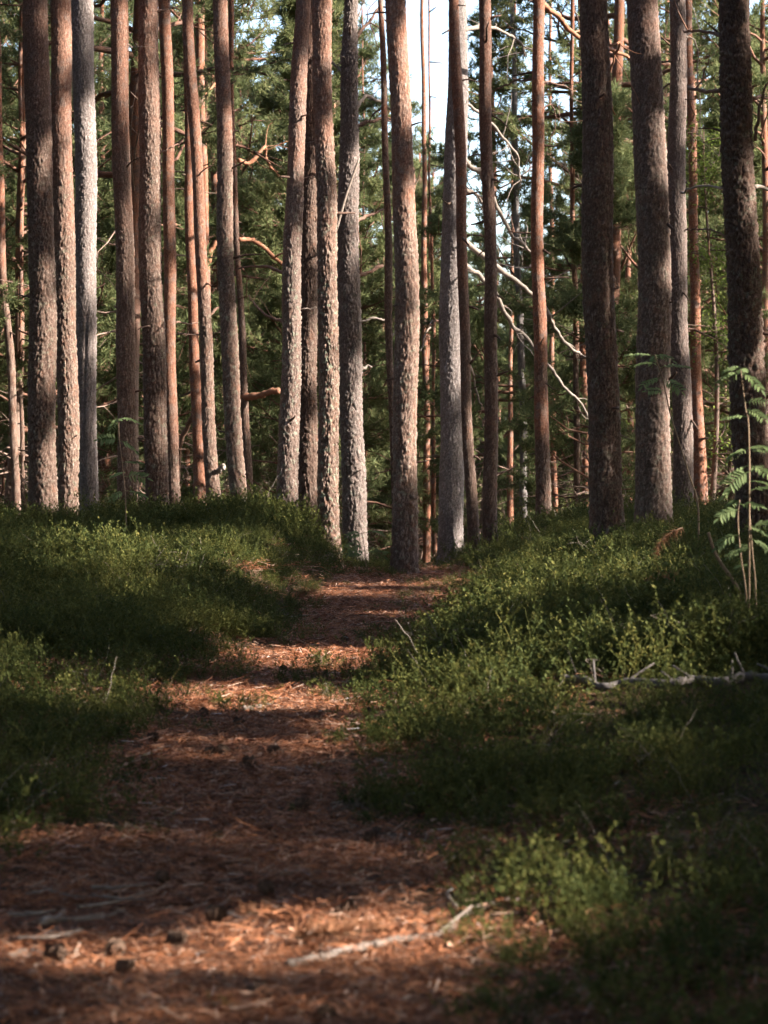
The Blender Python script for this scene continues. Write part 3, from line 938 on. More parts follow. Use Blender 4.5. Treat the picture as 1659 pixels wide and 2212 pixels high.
def whole_tree(k, w, l):
    """trunk and crown in one mesh with two materials, for the mass of wood round about"""
    m = MB()
    nq = sum(len(q) for q in w.q)
    nt = sum(len(q) for q in w.t)
    for src in (w, l):
        at = {a: np.concatenate([np.asarray(x) for _, x in p]) for a, p in src.at.items()} if src is w else {}
        m.add(np.concatenate(src.v), np.concatenate(src.q) if src.q else None, np.concatenate(src.t) if src.t else None, **at)
    me = m.mesh('wood_tree', M['bark'], False)
    me.materials.append(M['needles'])
    mi = np.ones(len(me.polygons), np.int32)
    mi[:nq + nt] = 0
    me.polygons.foreach_set('material_index', mi)
    return bpy.data.objects.new('wood_tree_%d' % k, me)


for k in range(4):
    w_, l_ = crown_mesh(900 + k, 17, 9.0, 2.3, 26)
    VAR.append((w_.mesh('trunk', M['bark']), l_.mesh('crown', M['needles'], False)))
    WHOLE.append(whole_tree(k, w_, l_))
for key, (t, (z, cx, rad, base, xb, d), rng) in FRONT.items():
    if key in ('j', 'q') or d > 33:
        continue
    # limbs and needles begin well above the picture
    o = bpy.data.objects.new('crown', VAR[rng.integers(4)][1])
    COL.objects.link(o)
    o.parent = t
    ztop = z[-1] - base
    o.location = (cx[-1] - xb, 0, ztop - 17.0)
    o.rotation_euler.z = rng.random() * 6.28

n_shade = 0
rs_ = np.random.default_rng(5)
for x in np.arange(4.2, 31, 3.8):
    for y in np.arange(-11, 28.5, 3.8):
        px_, py2 = x + rs_.normal() * .8, y + rs_.normal() * .8
        if px_ < .178 * py2 + (1.3 if py2 < 20 else 3.0) or (py2 < 4 and px_ < 2.5):
            continue
        b = gz(px_, py2) - .1
        H = 17.5 + 4 * rs_.random()
        loc = np.array([px_, py2, b])
        # keep the stem itself out of the gaps
        best = None
        for tr in range(60):
            zz = np.linspace(1, 15, 110)
            pp = np.stack([0 * zz, 0 * zz, zz], 1) + loc
            hits = sunlit_gap(pp, .08).sum()
            if best is None or hits < best[0]:
                best = (hits, loc.copy())
            if hits == 0:
                break
            sp_ = .3 + .03 * tr
            loc = np.array([px_ + abs(rs_.normal()) * sp_, py2 + rs_.normal() * sp_, b])
        loc = best[1]
        thin = .0 if py2 < 25 else .4
        w_, l_ = crown_mesh(2000 + n_shade, H, (7.0 if px_ < 8 else 5.2) + 1.5 * rs_.random(), 2.7, 36, cull_at=loc, thin=thin)
        t = thing('pine_tree', loc, 'tall pine beside the path, out of the picture, its crown shading the ground', 'pine tree', 'pines beside the path that shade it')
        w_.obj('trunk', M['bark'], t)
        l_.obj('crown', M['needles'], t, False)
        n_shade += 1
side = []
for x in np.arange(-46, 40, 3.7):
    for y in np.arange(-40, 46, 3.7):
        px_, py2 = x + rs_.normal() * .9, y + rs_.normal() * .9
        if px_ > 0 and py2 > -10:
            continue
        if px_ > -(.178 * py2 + (1.4 if py2 < 18 else 2.8)) and py2 > -3:
            continue
        if px_ < -26 and rs_.random() < .4 or py2 < -18 and rs_.random() < .4:
            continue
        side.append((px_, py2))
SIDE = np.array([(a, b, gz(a, b) - .1) for a, b in side])

# ------------------------------------------------------------------ pines of the wood behind
BG = []
spec = [  # H, crown base, R, branches, r0, shape
    (13, 2.2, 2.4, 52, .095, 'dome'), (12, 1.6, 2.1, 52, .08, 'cone'), (15, 3.6, 2.8, 48, .12, 'dome'), (9, .8, 1.9, 52, .065, 'cone'),
    (14, 3.0, 2.5, 48, .10, 'dome'), (7, .4, 1.6, 48, .05, 'cone'), (16, 5.0, 2.6, 42, .12, 'dome'), (11, 1.3, 2.3, 52, .08, 'dome')]
for k, (H, cb, R, nb, r0, shp) in enumerate(spec):
    w_, l_, pos, drs, rng = pine(300 + k, H, cb, R, nb, r0=r0, shape=shp, dead=26, nsub=6, ntuft=13)
    needle_tufts(l_, pos, drs, .115 * (.7 + .6 * rng.random(len(pos))), 13, .019, .6, rng)
    BG.append((w_.mesh('trunk', M['bark']), l_.mesh('crown', M['needles'], False)))
rb = np.random.default_rng(21)
FARK = [k_ for k_ in TR if TR[k_][0] > 33.9]
LANE = np.array([p for p, r in LIT if p[1] > 34])[::3]
placed = []
n_bg = 0


def bg_tree(x, y, v, sc=1.0, label=None, group='pines of the wood behind the front row'):
    t = thing('pine_tree', (x, y, gz(x, y) - .1), label or 'green branched pine in the wood behind, mostly hidden by the front trunks', 'pine tree', group)
    for nm, me in zip(('trunk', 'crown'), BG[v]):
        o = bpy.data.objects.new(nm, me)
        COL.objects.link(o)
        o.parent = t
    t.rotation_euler.z = rb.random() * 6.28
    t.scale = (sc, sc, sc)
    return t


for row, (y0, y1, cnt) in enumerate([(34, 40, 14), (40, 48, 24), (48, 60, 32), (60, 78, 36), (78, 115, 44)]):
    tries = 0
    got = 0
    while got < cnt and tries < 6000:
        tries += 1
        y = y0 + (y1 - y0) * rb.random()
        hw = .1765 * y + 2.2
        x = (2 * rb.random() - 1) * hw
        dxp = (x * F / y + CX) / K            # where it shows in the photo
        # leave the sky window of the upper middle open
        if 720 < dxp < 1270 and rb.random() < (.95 if y < 60 else .84):
            continue
        # keep lanes open along which the sun reaches the trunks at the back
        if len(LANE):
            v_ = np.array([x, y]) - LANE[:, :2]
            t_ = v_ @ S[:2] / (S[0] ** 2 + S[1] ** 2)
            off_ = np.abs(v_[:, 0] * S[1] - v_[:, 1] * S[0]) / math.hypot(S[0], S[1])
            if ((t_ > .5) & (off_ < 1.3) & (LANE[:, 2] + t_ * S[2] < 13)).any() and rb.random() < .9:
                continue
        if any(y < TR[k_][0] and abs(dxp - TR[k_][1][-1][1] * .5 - TR[k_][1][-1][2] * .5) < 45 for k_ in FARK) and rb.random() < .75:
            continue
        if x > .085 * y and y < 62 and rb.random() < .25:
            continue
        mind = 1.9 if y < 48 else 1.6
        if any((x - a) ** 2 + (y - b) ** 2 < mind ** 2 for a, b in placed):
            continue
        placed.append((x, y))
        small = rb.random() < .42
        if 700 < dxp < 1260:
            small = rb.random() < .75
        v = int(rb.choice([3, 5, 7, 1] if not 700 < dxp < 1280 else [3, 5])) if small else int(rb.choice([0, 1, 2, 4, 6, 7]))
        bg_tree(x, y, v, .85 + .35 * rb.random())
        got += 1
        n_bg += 1

for dxp, y, v, sc_ in ((815, 62, 4, .9), (905, 70, 0, .95), (950, 84, 4, 1.0), (870, 92, 0, 1.05), (1075, 88, 7, 1.0), (1140, 74, 5, 1.1)):
    bg_tree((dxp * K - CX) * y / F, y, v, sc_)
for k in range(44):          # young bushy pines filling the low gap behind the head of the path
    y = 50 + 30 * rb.random()
    dxp = 640 + 640 * rb.random()
    x = (dxp * K - CX) * y / F
    if any((x - a) ** 2 + (y - b) ** 2 < 1.3 for a, b in placed):
        continue
    placed.append((x, y))
    bg_tree(x, y, int(rb.choice([5, 5, 3])), .6 + .5 * rb.random(), 'young bushy pine filling the low gap behind the head of the path', 'young pines behind the head of the path')

# ------------------------------------------------------------------ small broadleaf tree among the pines on the bank
def broadleaf(x, y, H, n, label, seed):
    rng = np.random.default_rng(seed)
    b = gz(x, y) - .05
    t = thing('broadleaf_tree', (x, y, b), label, 'broadleaf tree')
    w, lf = MB(), MB()
    zt = np.linspace(0, H, 12)
    tp = np.stack([.1 * np.sin(zt * .8), .08 * np.sin(zt + 1), zt], 1)
    tube(w, tp, np.linspace(.05, .008, 12), 8, True, plate=.5, orange=0, tone=.4, lichen=.2)
    pos = []
    for k in range(34):
        z0 = H * (.18 + .8 * rng.random())
        bp, a, e = branch_path([np.interp(z0, zt, tp[:, 0]), np.interp(z0, zt, tp[:, 1]), z0], rng.random() * 6.28, .3 + .3 * rng.normal(), .5 + 1.1 * rng.random() * (1.2 - z0 / H), -.5, rng, 6, .2)
        tube(w, bp, np.linspace(.012, .003, 6), 4, False, plate=.5, orange=0, tone=.4, lichen=.2)
        u_ = rng.random(n // 34) * 4.99
        i_ = u_.astype(int)
        pos.append(bp[i_] + (bp[i_ + 1] - bp[i_]) * (u_ - i_)[:, None] + rng.normal(size=(n // 34, 3)) * .13)
    pos = np.concatenate(pos)
    leaves(lf, pos, .05, .036, rng, droop=.5)
    w.obj('trunk', M['bark'], t)
    lf.obj('crown', M['birch'], t, False)


def leaves(mb, pos, ln, wd, rng, droop=0.0, nd=None, fold=.25):
    N = len(pos)
    d = nd if nd is not None else unit(N, rng) * np.array([1, 1, .6]) + np.array([0, 0, -droop])
    d = d / np.linalg.norm(d, axis=1, keepdims=True)
    s = np.cross(d, unit(N, rng) * .45 + np.array([0, 0, 1]))
    s /= np.linalg.norm(s, axis=1, keepdims=True) + 1e-9
    up = np.cross(s, d)
    sc = (.65 + .7 * rng.random((N, 1)))
    l_, w_ = ln * sc, wd * sc * .5
    a, b = pos, pos + d * l_
    m = pos + d * l_ * .45
    v = np.stack([a, m + s * w_ + up * w_ * fold, b, m - s * w_ + up * w_ * fold], 1).reshape(-1, 3)
    k = np.arange(N)[:, None] * 4
    mb.add(v, None, np.concatenate([k + np.array([[0, 1, 2]]), k + np.array([[0, 2, 3]])]))


p = P(1535, 900, 33)
broadleaf(p[0], 33, 6.2, 3400, 'small broadleaf tree with bright yellow green leaves behind the bank trunks', 61)
p = P(1600, 900, 38)
broadleaf(p[0], 38, 6.5, 2600, 'second broadleaf tree, deeper in the wood near the photo edge', 62)
p = P(1385, 900, 41)
broadleaf(p[0], 41, 5.0, 1600, 'low broadleaf tree showing in the slot between the two broadest bank trunks', 63)

# ------------------------------------------------------------------ rowan saplings
def pinnate(mb, p0, az, pitch, L, rng, pairs=6):
    bp, a, e = branch_path(p0, az, pitch, L, -.7, rng, 6, .05)
    tube(mb, bp, np.linspace(.0022, .001, 6), 3, False)
    u_ = np.linspace(.22, 1, pairs + 1) * 4.99
    i_ = u_.astype(int)
    c = bp[i_] + (bp[i_ + 1] - bp[i_]) * (u_ - i_)[:, None]
    t = bp[i_ + 1] - bp[i_]
    t /= np.linalg.norm(t, axis=1, keepdims=True)
    s = np.cross(t, [0, 0, 1.0])
    s /= np.linalg.norm(s, axis=1, keepdims=True) + 1e-9
    roll = rng.normal() * .45 + .3
    s = s * math.cos(roll) + np.cross(s, t) * math.sin(roll)
    for sg in (-1, 1):
        dd = s * sg + t * .5 + np.array([0, 0, -.12]) + rng.normal(size=s.shape) * .08
        leaflet(mb, c[:-1], dd[:-1], L * .34, L * .13)
    leaflet(mb, c[-1:], t[-1:], L * .32, L * .11)


def leaflet(mb, p, d, ln, wd):
    d = d / np.linalg.norm(d, axis=1, keepdims=True)
    s = np.cross(d, [.15, -.75, .65])
    s /= np.linalg.norm(s, axis=1, keepdims=True) + 1e-9
    N = len(p)
    z = np.array([0, 0, 1.0])
    v = np.stack([p, p + d * ln * .25 + s * wd * .42 + z * wd * .1, p + d * ln * .65 + s * wd * .42 + z * wd * .05, p + d * ln - z * wd * .25,
                  p + d * ln * .65 - s * wd * .42 + z * wd * .05, p + d * ln * .25 - s * wd * .42 + z * wd * .1], 1).reshape(-1, 3)
    k = np.arange(N)[:, None] * 6
    mb.add(v, np.concatenate([k + np.array([[0, 1, 2, 3]]), k + np.array([[0, 3, 4, 5]])]))


def rowan(label, d, stems, lv, L, seed, stem_r=.006):
    rng = np.random.default_rng(seed)
    b = P(*stems[0][0], d)
    b[2] = min(b[2], gz(b[0], d))
    t = thing('rowan_sapling', b, label, 'sapling', 'rowan saplings in the undergrowth')
    for st in stems:
        pts = [P(x, y, d) for x, y in st]
        g = pts[0].copy()
        g[2] = gz(g[0], d) - .03
        if g[2] < pts[0][2] - .03:
            pts = [g] + pts
        c = curve_pts(pts, len(pts) * 5) - b
        m = MB()
        tube(m, c, np.linspace(stem_r, stem_r * .4, len(c)), 6)
        m.obj('stem', M['stem'], t)
    lv = list(lv) + [] if seed != 1 else list(lv) + [(x + 9 * rng.normal(), y + 16 * rng.normal(), a + 60 * rng.normal(), k * (.7 + .3 * rng.random())) for x, y, a, k in lv[::3]]
    for (x, y, ang, k) in lv:
        m = MB()
        dep = rng.normal() * .06
        az = math.radians(ang) + rng.normal() * .3
        pinnate(m, P(x, y, d + dep) - b, az, -.25 + .7 * rng.random(), L * k, rng)
        m.obj('leaf', M['rowan'], t, False)


rowan('tall fern-leaved rowan sapling with red brown stems before the blackish edge pine', 11,
      [[(1632, 1275), (1625, 1190), (1618, 1090), (1620, 1010), (1618, 965)], [(1612, 1290), (1600, 1200), (1594, 1120), (1598, 1080)], [(1618, 965), (1610, 880), (1600, 800)]],
      [(1618, 1005, 170, 1.15), (1618, 1005, 10, 1.15), (1618, 968, 120, 1.0), (1618, 968, 30, 1.0), (1615, 1040, 190, 1.1), (1620, 1040, -20, 1.15), (1596, 1100, 185, 1.0),
       (1598, 1090, 20, 1.0), (1597, 1080, 100, .9), (1620, 1140, 5, 1.0), (1596, 1155, 180, 1.05), (1624, 1165, -15, 1.0), (1620, 1185, 200, .7), (1602, 805, 175, 1.1), (1602, 805, 10, 1.1),
       (1600, 800, 60, .9), (1612, 885, -10, 1.0), (1612, 900, 185, .8), (1624, 1220, 170, .8), (1620, 1060, 5, 1.2), (1610, 870, 30, .9)], .125, 1)
rowan('leaning rowan sapling whose bare stem crosses in front of the bank trunks', 18,
      [[(1508, 1095), (1490, 1030), (1465, 950), (1447, 890), (1432, 820), (1414, 765)]],
      [(1416, 770, 185, 1.1), (1414, 766, 20, .9), (1420, 785, 190, 1.0), (1424, 795, 0, 1.2), (1430, 815, 185, 1.0), (1432, 822, 15, 1.0), (1436, 845, 190, .8), (1415, 766, 90, .8)], .19, 2, .009)
rowan('small rowan sapling on the mound before the lone pine', 22.5,
      [[(272, 1100), (266, 1020), (258, 950), (256, 905)]],
      [(257, 905, 20, 1.1), (257, 905, 170, .9), (256, 908, 100, .7), (258, 950, 180, 1.0), (258, 952, 10, 1.1), (263, 1000, 5, .9), (266, 1025, 180, 1.0), (267, 1030, 10, 1.2), (270, 1060, 15, 1.0), (270, 1062, 175, .8)], .21, 3, .008)
rowan('low rowan seedling at the foot of the grey plated pine', 24.3,
      [[(792, 1235), (788, 1190), (782, 1150)]],
      [(783, 1152, 15, 1.1), (783, 1152, 170, .9), (786, 1172, 185, 1.1), (787, 1180, 5, 1.2), (789, 1195, 20, 1.1), (789, 1200, 170, 1.1)], .2, 4, .007)


# ------------------------------------------------------------------ bilberry undergrowth
SRC = bpy.data.collections.new('scatter_sources')   # not linked: only read by the scatter nodes


def scatter(name, srcs, pts, rot, scl, idx, kind='stuff', label=None, cat=None):
    c = bpy.data.collections.new(name + '_sources')
    for k, o in enumerate(srcs):
        c.objects.link(o)
    me = bpy.data.meshes.new(name)
    me.vertices.add(len(pts))
    me.vertices.foreach_set('co', pts.astype(np.float32).ravel())
    a = me.attributes.new('rot', 'FLOAT_VECTOR', 'POINT')
    a.data.foreach_set('vector', rot.astype(np.float32).ravel())
    a = me.attributes.new('scl', 'FLOAT', 'POINT')
    a.data.foreach_set('value', scl.astype(np.float32))
    a = me.attributes.new('idx', 'INT', 'POINT')
    a.data.foreach_set('value', idx.astype(np.int32))
    me.update()
    ob = bpy.data.objects.new(name, me)
    COL.objects.link(ob)
    g = bpy.data.node_groups.new(name + '_scatter', 'GeometryNodeTree')
    g.interface.new_socket('Geometry', in_out='INPUT', socket_type='NodeSocketGeometry')
    g.interface.new_socket('Geometry', in_out='OUTPUT', socket_type='NodeSocketGeometry')
    gi, go = g.nodes.new('NodeGroupInput'), g.nodes.new('NodeGroupOutput')
    ci = g.nodes.new('GeometryNodeCollectionInfo')
    ci.inputs['Collection'].default_value = c
    ci.inputs['Separate Children'].default_value = True
    ci.inputs['Reset Children'].default_value = True
    ip = g.nodes.new('GeometryNodeInstanceOnPoints')
    ip.inputs['Pick Instance'].default_value = True

    def na(n, ty):
        x = g.nodes.new('GeometryNodeInputNamedAttribute')
        x.data_type = ty
        x.inputs['Name'].default_value = n
        return [o for o in x.outputs if o.enabled and o.name == 'Attribute'][0]
    e2r = g.nodes.new('FunctionNodeEulerToRotation')
    L_ = g.links.new
    L_(gi.outputs[0], ip.inputs['Points'])
    L_(ci.outputs[0], ip.inputs['Instance'])
    L_(na('idx', 'INT'), ip.inputs['Instance Index'])
    L_(na('rot', 'FLOAT_VECTOR'), e2r.inputs[0])
    L_(e2r.outputs[0], ip.inputs['Rotation'])
    L_(na('scl', 'FLOAT'), ip.inputs['Scale'])
    L_(ip.outputs[0], go.inputs[0])
    m = ob.modifiers.new('scatter', 'NODES')
    m.node_group = g
    tag(ob, label, cat, None, kind)
    return ob


def bilberry(seed, H, ns, lv, big=1.0):
    rng = np.random.default_rng(seed)
    lf = MB()
    P_, D_ = [], []
    for k in range(ns):
        a = rng.random() * 6.283
        p0 = np.array([rng.normal() * .06, rng.normal() * .06, -.02])
        bp, _, _ = branch_path(p0, a, 1.15 + .25 * rng.normal(), H * (.65 + .45 * rng.random()), -.3, rng, 5, .14)
        tube(lf, bp, np.linspace(.0022, .0012, 5), 3, False)
        for s in range(3):
            q0 = bp[rng.integers(2, 5)]
            sp, a2, e2 = branch_path(q0, rng.random() * 6.283, .75 + .3 * rng.normal(), H * .38 * (.6 + .7 * rng.random()), 0, rng, 4, .15)
            tube(lf, sp, np.linspace(.0014, .0008, 4), 3, False)
            u_ = rng.random(lv) * 2.99
            i_ = u_.astype(int)
            P_.append(sp[i_] + (sp[i_ + 1] - sp[i_]) * (u_ - i_)[:, None])
            t = sp[i_ + 1] - sp[i_]
            t /= np.linalg.norm(t, axis=1, keepdims=True)
            D_.append(t * .45 + unit(lv, rng) * .8)
    leaves(lf, np.concatenate(P_), .0195 * big, .0125 * big, rng, 0, np.concatenate(D_))
    me = lf.mesh('bilberry', M['bilberry'], False)
    return bpy.data.objects.new('bilberry_%02d' % seed, me)


def dry_twigs(seed):
    """dead brown stems standing among the green"""
    rng = np.random.default_rng(seed)
    m = MB()
    for k in range(7):
        bp, _, e = branch_path([rng.normal() * .06, rng.normal() * .06, -.02], rng.random() * 6.283, .9 + .35 * rng.normal(), .2 + .16 * rng.random(), -.3, rng, 6, .2)
        tube(m, bp, np.linspace(.003, .0014, 6), 3, False)
        for j in range(3):
            sp, _, _ = branch_path(bp[rng.integers(2, 6)], rng.random() * 6.283, .5 * rng.normal() + .4, .09 * (.5 + rng.random()), 0, rng, 4, .2)
            tube(m, sp, np.linspace(.0016, .0008, 4), 3, False)
    return bpy.data.objects.new('bilberry_%02d' % seed, m.mesh('dry_twigs', M['dead'], False))


def grass_tuft(seed):
    rng = np.random.default_rng(seed)
    m = MB()
    n = 34
    a = rng.random(n) * 6.283
    h = .14 + .16 * rng.random(n)
    out = h * (.25 + .6 * rng.random(n))
    o = np.stack([np.cos(a), np.sin(a), 0 * a], 1)
    sd = np.stack([-np.sin(a), np.cos(a), 0 * a], 1) * .0016
    b = np.stack([rng.normal(size=n) * .03, rng.normal(size=n) * .03, 0 * a - .01], 1)
    mid = b + o * out[:, None] * .35 + np.array([0, 0, 1]) * h[:, None] * .7
    tip = b + o * out[:, None] + np.array([0, 0, 1]) * h[:, None] * (.75 + .3 * rng.random((n, 1)))
    v = np.stack([b - sd, b + sd, mid + sd, mid - sd, tip], 1).reshape(-1, 3)
    k = np.arange(n)[:, None] * 5
    m.add(v, k + np.array([[0, 1, 2, 3]]), k + np.array([[3, 2, 4]]))
    return bpy.data.objects.new('bilberry_%02d' % seed, m.mesh('grass_tuft', M['bilberry'], False))


bsrc = [bilberry(k + 1, h, ns, lv) for k, (h, ns, lv) in enumerate([(.22, 14, 9), (.27, 15, 9), (.31, 16, 10), (.19, 13, 9), (.25, 16, 9), (.35, 9, 10)])]
bsrc[3] = bilberry(4, .2, 9, 6, 1.3)
bsrc += [dry_twigs(7), grass_tuft(8)]
rg = np.random.default_rng(3)
N = 34000
bx = (2 * rg.random(N) - 1) * 7.2
by = 3.6 + 27 * rg.random(N)
hw = .178 * by + 1.3
keep = np.abs(bx) < hw
bx, by = bx[keep], by[keep]
pin = path_in(bx, by)
nz = fbm(np.stack([bx * 1.1, by * 1.1, 0 * bx], 1), 3, 41)
nz2 = fbm(np.stack([bx * .45, by * .45, 0 * bx], 1), 2, 47)
dens = (.16 + .84 * smooth(.08, .62, -pin)) * (1 - smooth(-.02, .2, pin))
lft, rgt = path_edges(by)
dens = np.maximum(dens, .30 * smooth(.46, .6, nz) * smooth(-.75, -.1, bx - rgt) * (bx < rgt + .3) * (by > 6.6))
dens = dens * np.clip(.48 + 2.4 * (nz - .36), .2, 1)
dens = np.where((by < 7.6) & (bx < .2), dens * .2, dens)     # bare litter at the near end
dens = np.where(by > 25.2, dens * .5, dens)
dens = np.where((by > 23.6) & (by < 27) & (bx < .22) & (bx > -.9), np.maximum(dens, .4), dens)
dens = np.where(pin > .1, np.maximum(dens, .015), dens)
hump = (by > 15.5) & (by < 26) & (bx < lft - .12) & (bx > lft - 1.7)
corner = (by < 6.9) & (bx > rgt + .25 + .5 * nz)
dens = np.where(hump, np.maximum(dens, .85), np.where(corner, np.maximum(dens, .62), dens))
k = rg.random(len(bx)) < dens * .92
hump = hump[k]
bx, by, pin, nz2 = bx[k], by[k], pin[k], nz2[k]
bz = height(bx, by) - .01
fx, fy = [], []
for key, (t, (z, cx, rad, base, xb, d), rng) in FRONT.items():      # tufts crowding round the feet of the trunks
    if d < 28:
        n = 9
        a = rg.random(n) * 6.283
        rr = rad[0] + .06 + .22 * rg.random(n)
        fx.append(xb + np.cos(a) * rr)
        fy.append(d + np.sin(a) * rr)
fx, fy = np.concatenate(fx), np.concatenate(fy)
bx, by = np.append(bx, fx), np.append(by, fy)
bz = np.append(bz, height(fx, fy) - .01)
pin, nz2 = np.append(pin, np.full(len(fx), -.25)), np.append(nz2, np.full(len(fx), .5))
rot = np.stack([rg.normal(size=len(bx)) * .14, rg.normal(size=len(bx)) * .14, rg.random(len(bx)) * 6.283], 1)
scl = (.62 + .5 * rg.random(len(bx))) * np.where(by < 8.2, .78, 1) * np.append(np.where(hump, 1.08, 1), np.ones(len(fx))) * (.34 + 1.42 * nz2) * (.42 + .58 * smooth(-.1, 1.0, -pin)) * .9
scatter('bilberry_undergrowth', bsrc, np.stack([bx, by, bz], 1), rot, scl, np.where(rg.random(len(bx)) < .10, 6 + (rg.random(len(bx)) < .55), rg.integers(0, 6, len(bx))), 'stuff',
        'low green bilberry undergrowth covering both banks of the path', 'undergrowth')
print('bilberry', len(bx), 'shade', n_shade, 'bg', n_bg, 'lit', len(LIT))

ns_ = len(SIDE)
scatter('surrounding_wood', WHOLE, SIDE, np.stack([0 * SIDE[:, 0], 0 * SIDE[:, 0], 6.28 * rs_.random(ns_)], 1), .9 + .2 * rs_.random(ns_), rs_.integers(0, 4, ns_), 'stuff',
        'dense pine wood closing in on the other side of the path and behind the viewer', 'pine wood')

# ------------------------------------------------------------------ needle litter
def litter_patch(seed):
    rng = np.random.default_rng(seed)
    m = MB()
    n = 250
    p = np.stack([rng.normal(size=n) * .11, rng.normal(size=n) * .11, .004 + .022 * rng.random(n)], 1)
    a = rng.random(n) * 6.283
    e = rng.normal(size=n) * .22
    d = np.stack([np.cos(a) * np.cos(e), np.sin(a) * np.cos(e), np.sin(e)], 1)
    s = np.stack([-np.sin(a), np.cos(a), rng.normal(size=n) * .5], 1)
    ln = (.03 + .035 * rng.random(n))[:, None]
    w = .0010 + .0010 * rng.random((n, 1))
    v = np.stack([p - d * ln / 2 - s * w, p - d * ln / 2 + s * w, p + d * ln / 2 + s * w * .4, p + d * ln / 2 - s * w * .4], 1).reshape(-1, 3)
    m.add(v, np.arange(n * 4).reshape(-1, 4))
    # flakes of bark, cone scales, dead leaves
    n = 11
    p = np.stack([rng.normal(size=n) * .12, rng.normal(size=n) * .12, .008 + .012 * rng.random(n)], 1)
    t = unit(n, rng) * np.array([1, 1, .3])
    b = np.cross(t, unit(n, rng) * .4 + np.array([0, 0, 1]))
    sz = (.005 + .009 * rng.random((n, 1)))
    v = np.stack([p - t * sz * 1.5, p + b * sz * .8, p + t * sz * 1.3, p - b * sz], 1).reshape(-1, 3)
    m.add(v, np.arange(n * 4).reshape(-1, 4))
    # a few twigs
    for k in range(2):
        q0 = np.array([rng.normal() * .1, rng.normal() * .1, .012])
        bp, _, _ = branch_path(q0, rng.random() * 6.28, rng.normal() * .08, .06 + .14 * rng.random(), 0, rng, 4, .12)
        tube(m, bp, np.linspace(.0022, .0012, 4), 4)
    return bpy.data.objects.new('litter_%02d' % seed, m.mesh('litter', M['litter'], False))


lsrc = [litter_patch(k + 1) for k in range(5)]
N = 12500
lx = -2.9 + 5.2 * rg.random(N)
ly = 3.8 + 23.5 * rg.random(N) ** 1.0
pin = path_in(lx, ly)
nzl = fbm(np.stack([lx * 3, ly * 3, 0 * lx], 1), 2, 91)
pr = np.maximum(smooth(-.5, 0, pin), .45 * smooth(-1.6, -.8, pin)) * np.clip(.3 + 2.2 * (nzl - .35), .1, 1)
pr = np.where((ly > 15) & (lx < path_edges(ly)[0] - .1), .1, pr)
pr = np.where((ly < 7.4), np.maximum(pr, .35), pr) * (1 - .45 * smooth(.25, .5, pin) * (nzl < .52))
k = rg.random(N) < pr
lx, ly = lx[k], ly[k]
lz = height(lx, ly) - .005
rot = np.stack([rg.normal(size=len(lx)) * .08, rg.normal(size=len(lx)) * .08, rg.random(len(lx)) * 6.283], 1)
scatter('needle_litter', lsrc, np.stack([lx, ly, lz], 1), rot, .8 + .5 * rg.random(len(lx)), rg.integers(0, 5, len(lx)), 'stuff',
        'rust brown fallen pine needles, bark flakes and twigs littering the path', 'needle litter')

# ------------------------------------------------------------------ pine cones
def cone_mesh(seed):
    rng = np.random.default_rng(seed)
    m = MB()
    th = np.linspace(0, 2 * np.pi, 14, endpoint=False)
    zt = np.linspace(0, 1, 12)
    prof = .017 * np.sin(np.pi * (zt * .9 + .06)) ** .75 * (1.15 - .45 * zt)
    TH, ZT = np.meshgrid(th, zt)
    r = np.repeat(prof, 14).reshape(12, 14)
    r = r * (1 + .18 * ((np.arange(12)[:, None] + np.arange(14)[None]) % 2))
    v = np.stack([np.cos(TH) * r, np.sin(TH) * r, (ZT - .5) * .052], -1).reshape(-1, 3)
    i_, j_ = np.meshgrid(np.arange(11), np.arange(14), indexing='ij')
    j2 = (j_ + 1) % 14
    m.add(v, np.stack([i_ * 14 + j_, i_ * 14 + j2, (i_ + 1) * 14 + j2, (i_ + 1) * 14 + j_], -1).reshape(-1, 4))
    # open scales
    n = 60
    zz = rng.random(n)
    aa = np.arange(n) * 2.39996
    rr = np.interp(zz, zt, prof)
    o = np.stack([np.cos(aa), np.sin(aa), .35 + 0 * aa], 1)
    p = np.stack([np.cos(aa) * rr, np.sin(aa) * rr, (zz - .5) * .052], 1)
    s = np.stack([-np.sin(aa), np.cos(aa), 0 * aa], 1) * .0055
    v = np.stack([p - s, p + s, p + o * .009 + s * .6, p + o * .009 - s * .6], 1).reshape(-1, 3)
    m.add(v, np.arange(n * 4).reshape(-1, 4))
    return m.mesh('pine_cone', M['cone'], False)


cm = [cone_mesh(k) for k in range(3)]
spots = [(575, 1928), (750, 1975), (270, 2098), (455, 1630), (480, 1628), (515, 1566), (612, 1450), (440, 1545), (330, 1600), (655, 1745), (800, 1818), (735, 1978), (560, 2160),
         (250, 2060), (380, 2040), (705, 2205), (690, 1430), (745, 1385), (590, 1625), (540, 1652), (800, 1545), (880, 1480), (910, 1450), (350, 1905), (690, 1560), (120, 2070), (465, 1985)]
cone_labels = {0: 'dark pine cone standing alone in the middle of the shaded path', 2: 'dark pine cone at the near rim of the bright strip of path'}
for k, (a, b) in enumerate(spots):
    p = on_ground(a, b, .02)
    o = bpy.data.objects.new('pine_cone', cm[k % 3])
    COL.objects.link(o)
    o.location = p + np.array([0, 0, .016])
    o.rotation_euler = (1.2 + .5 * rg.random(), rg.random() * .5, rg.random() * 6.28)
    s_ = 1.0 + .3 * rg.random()
    o.scale = (s_, s_, s_)
    tag(o, cone_labels.get(k, 'small dark pine cone lying on the needle litter of the path'), 'pine cone', 'pine cones on the path')


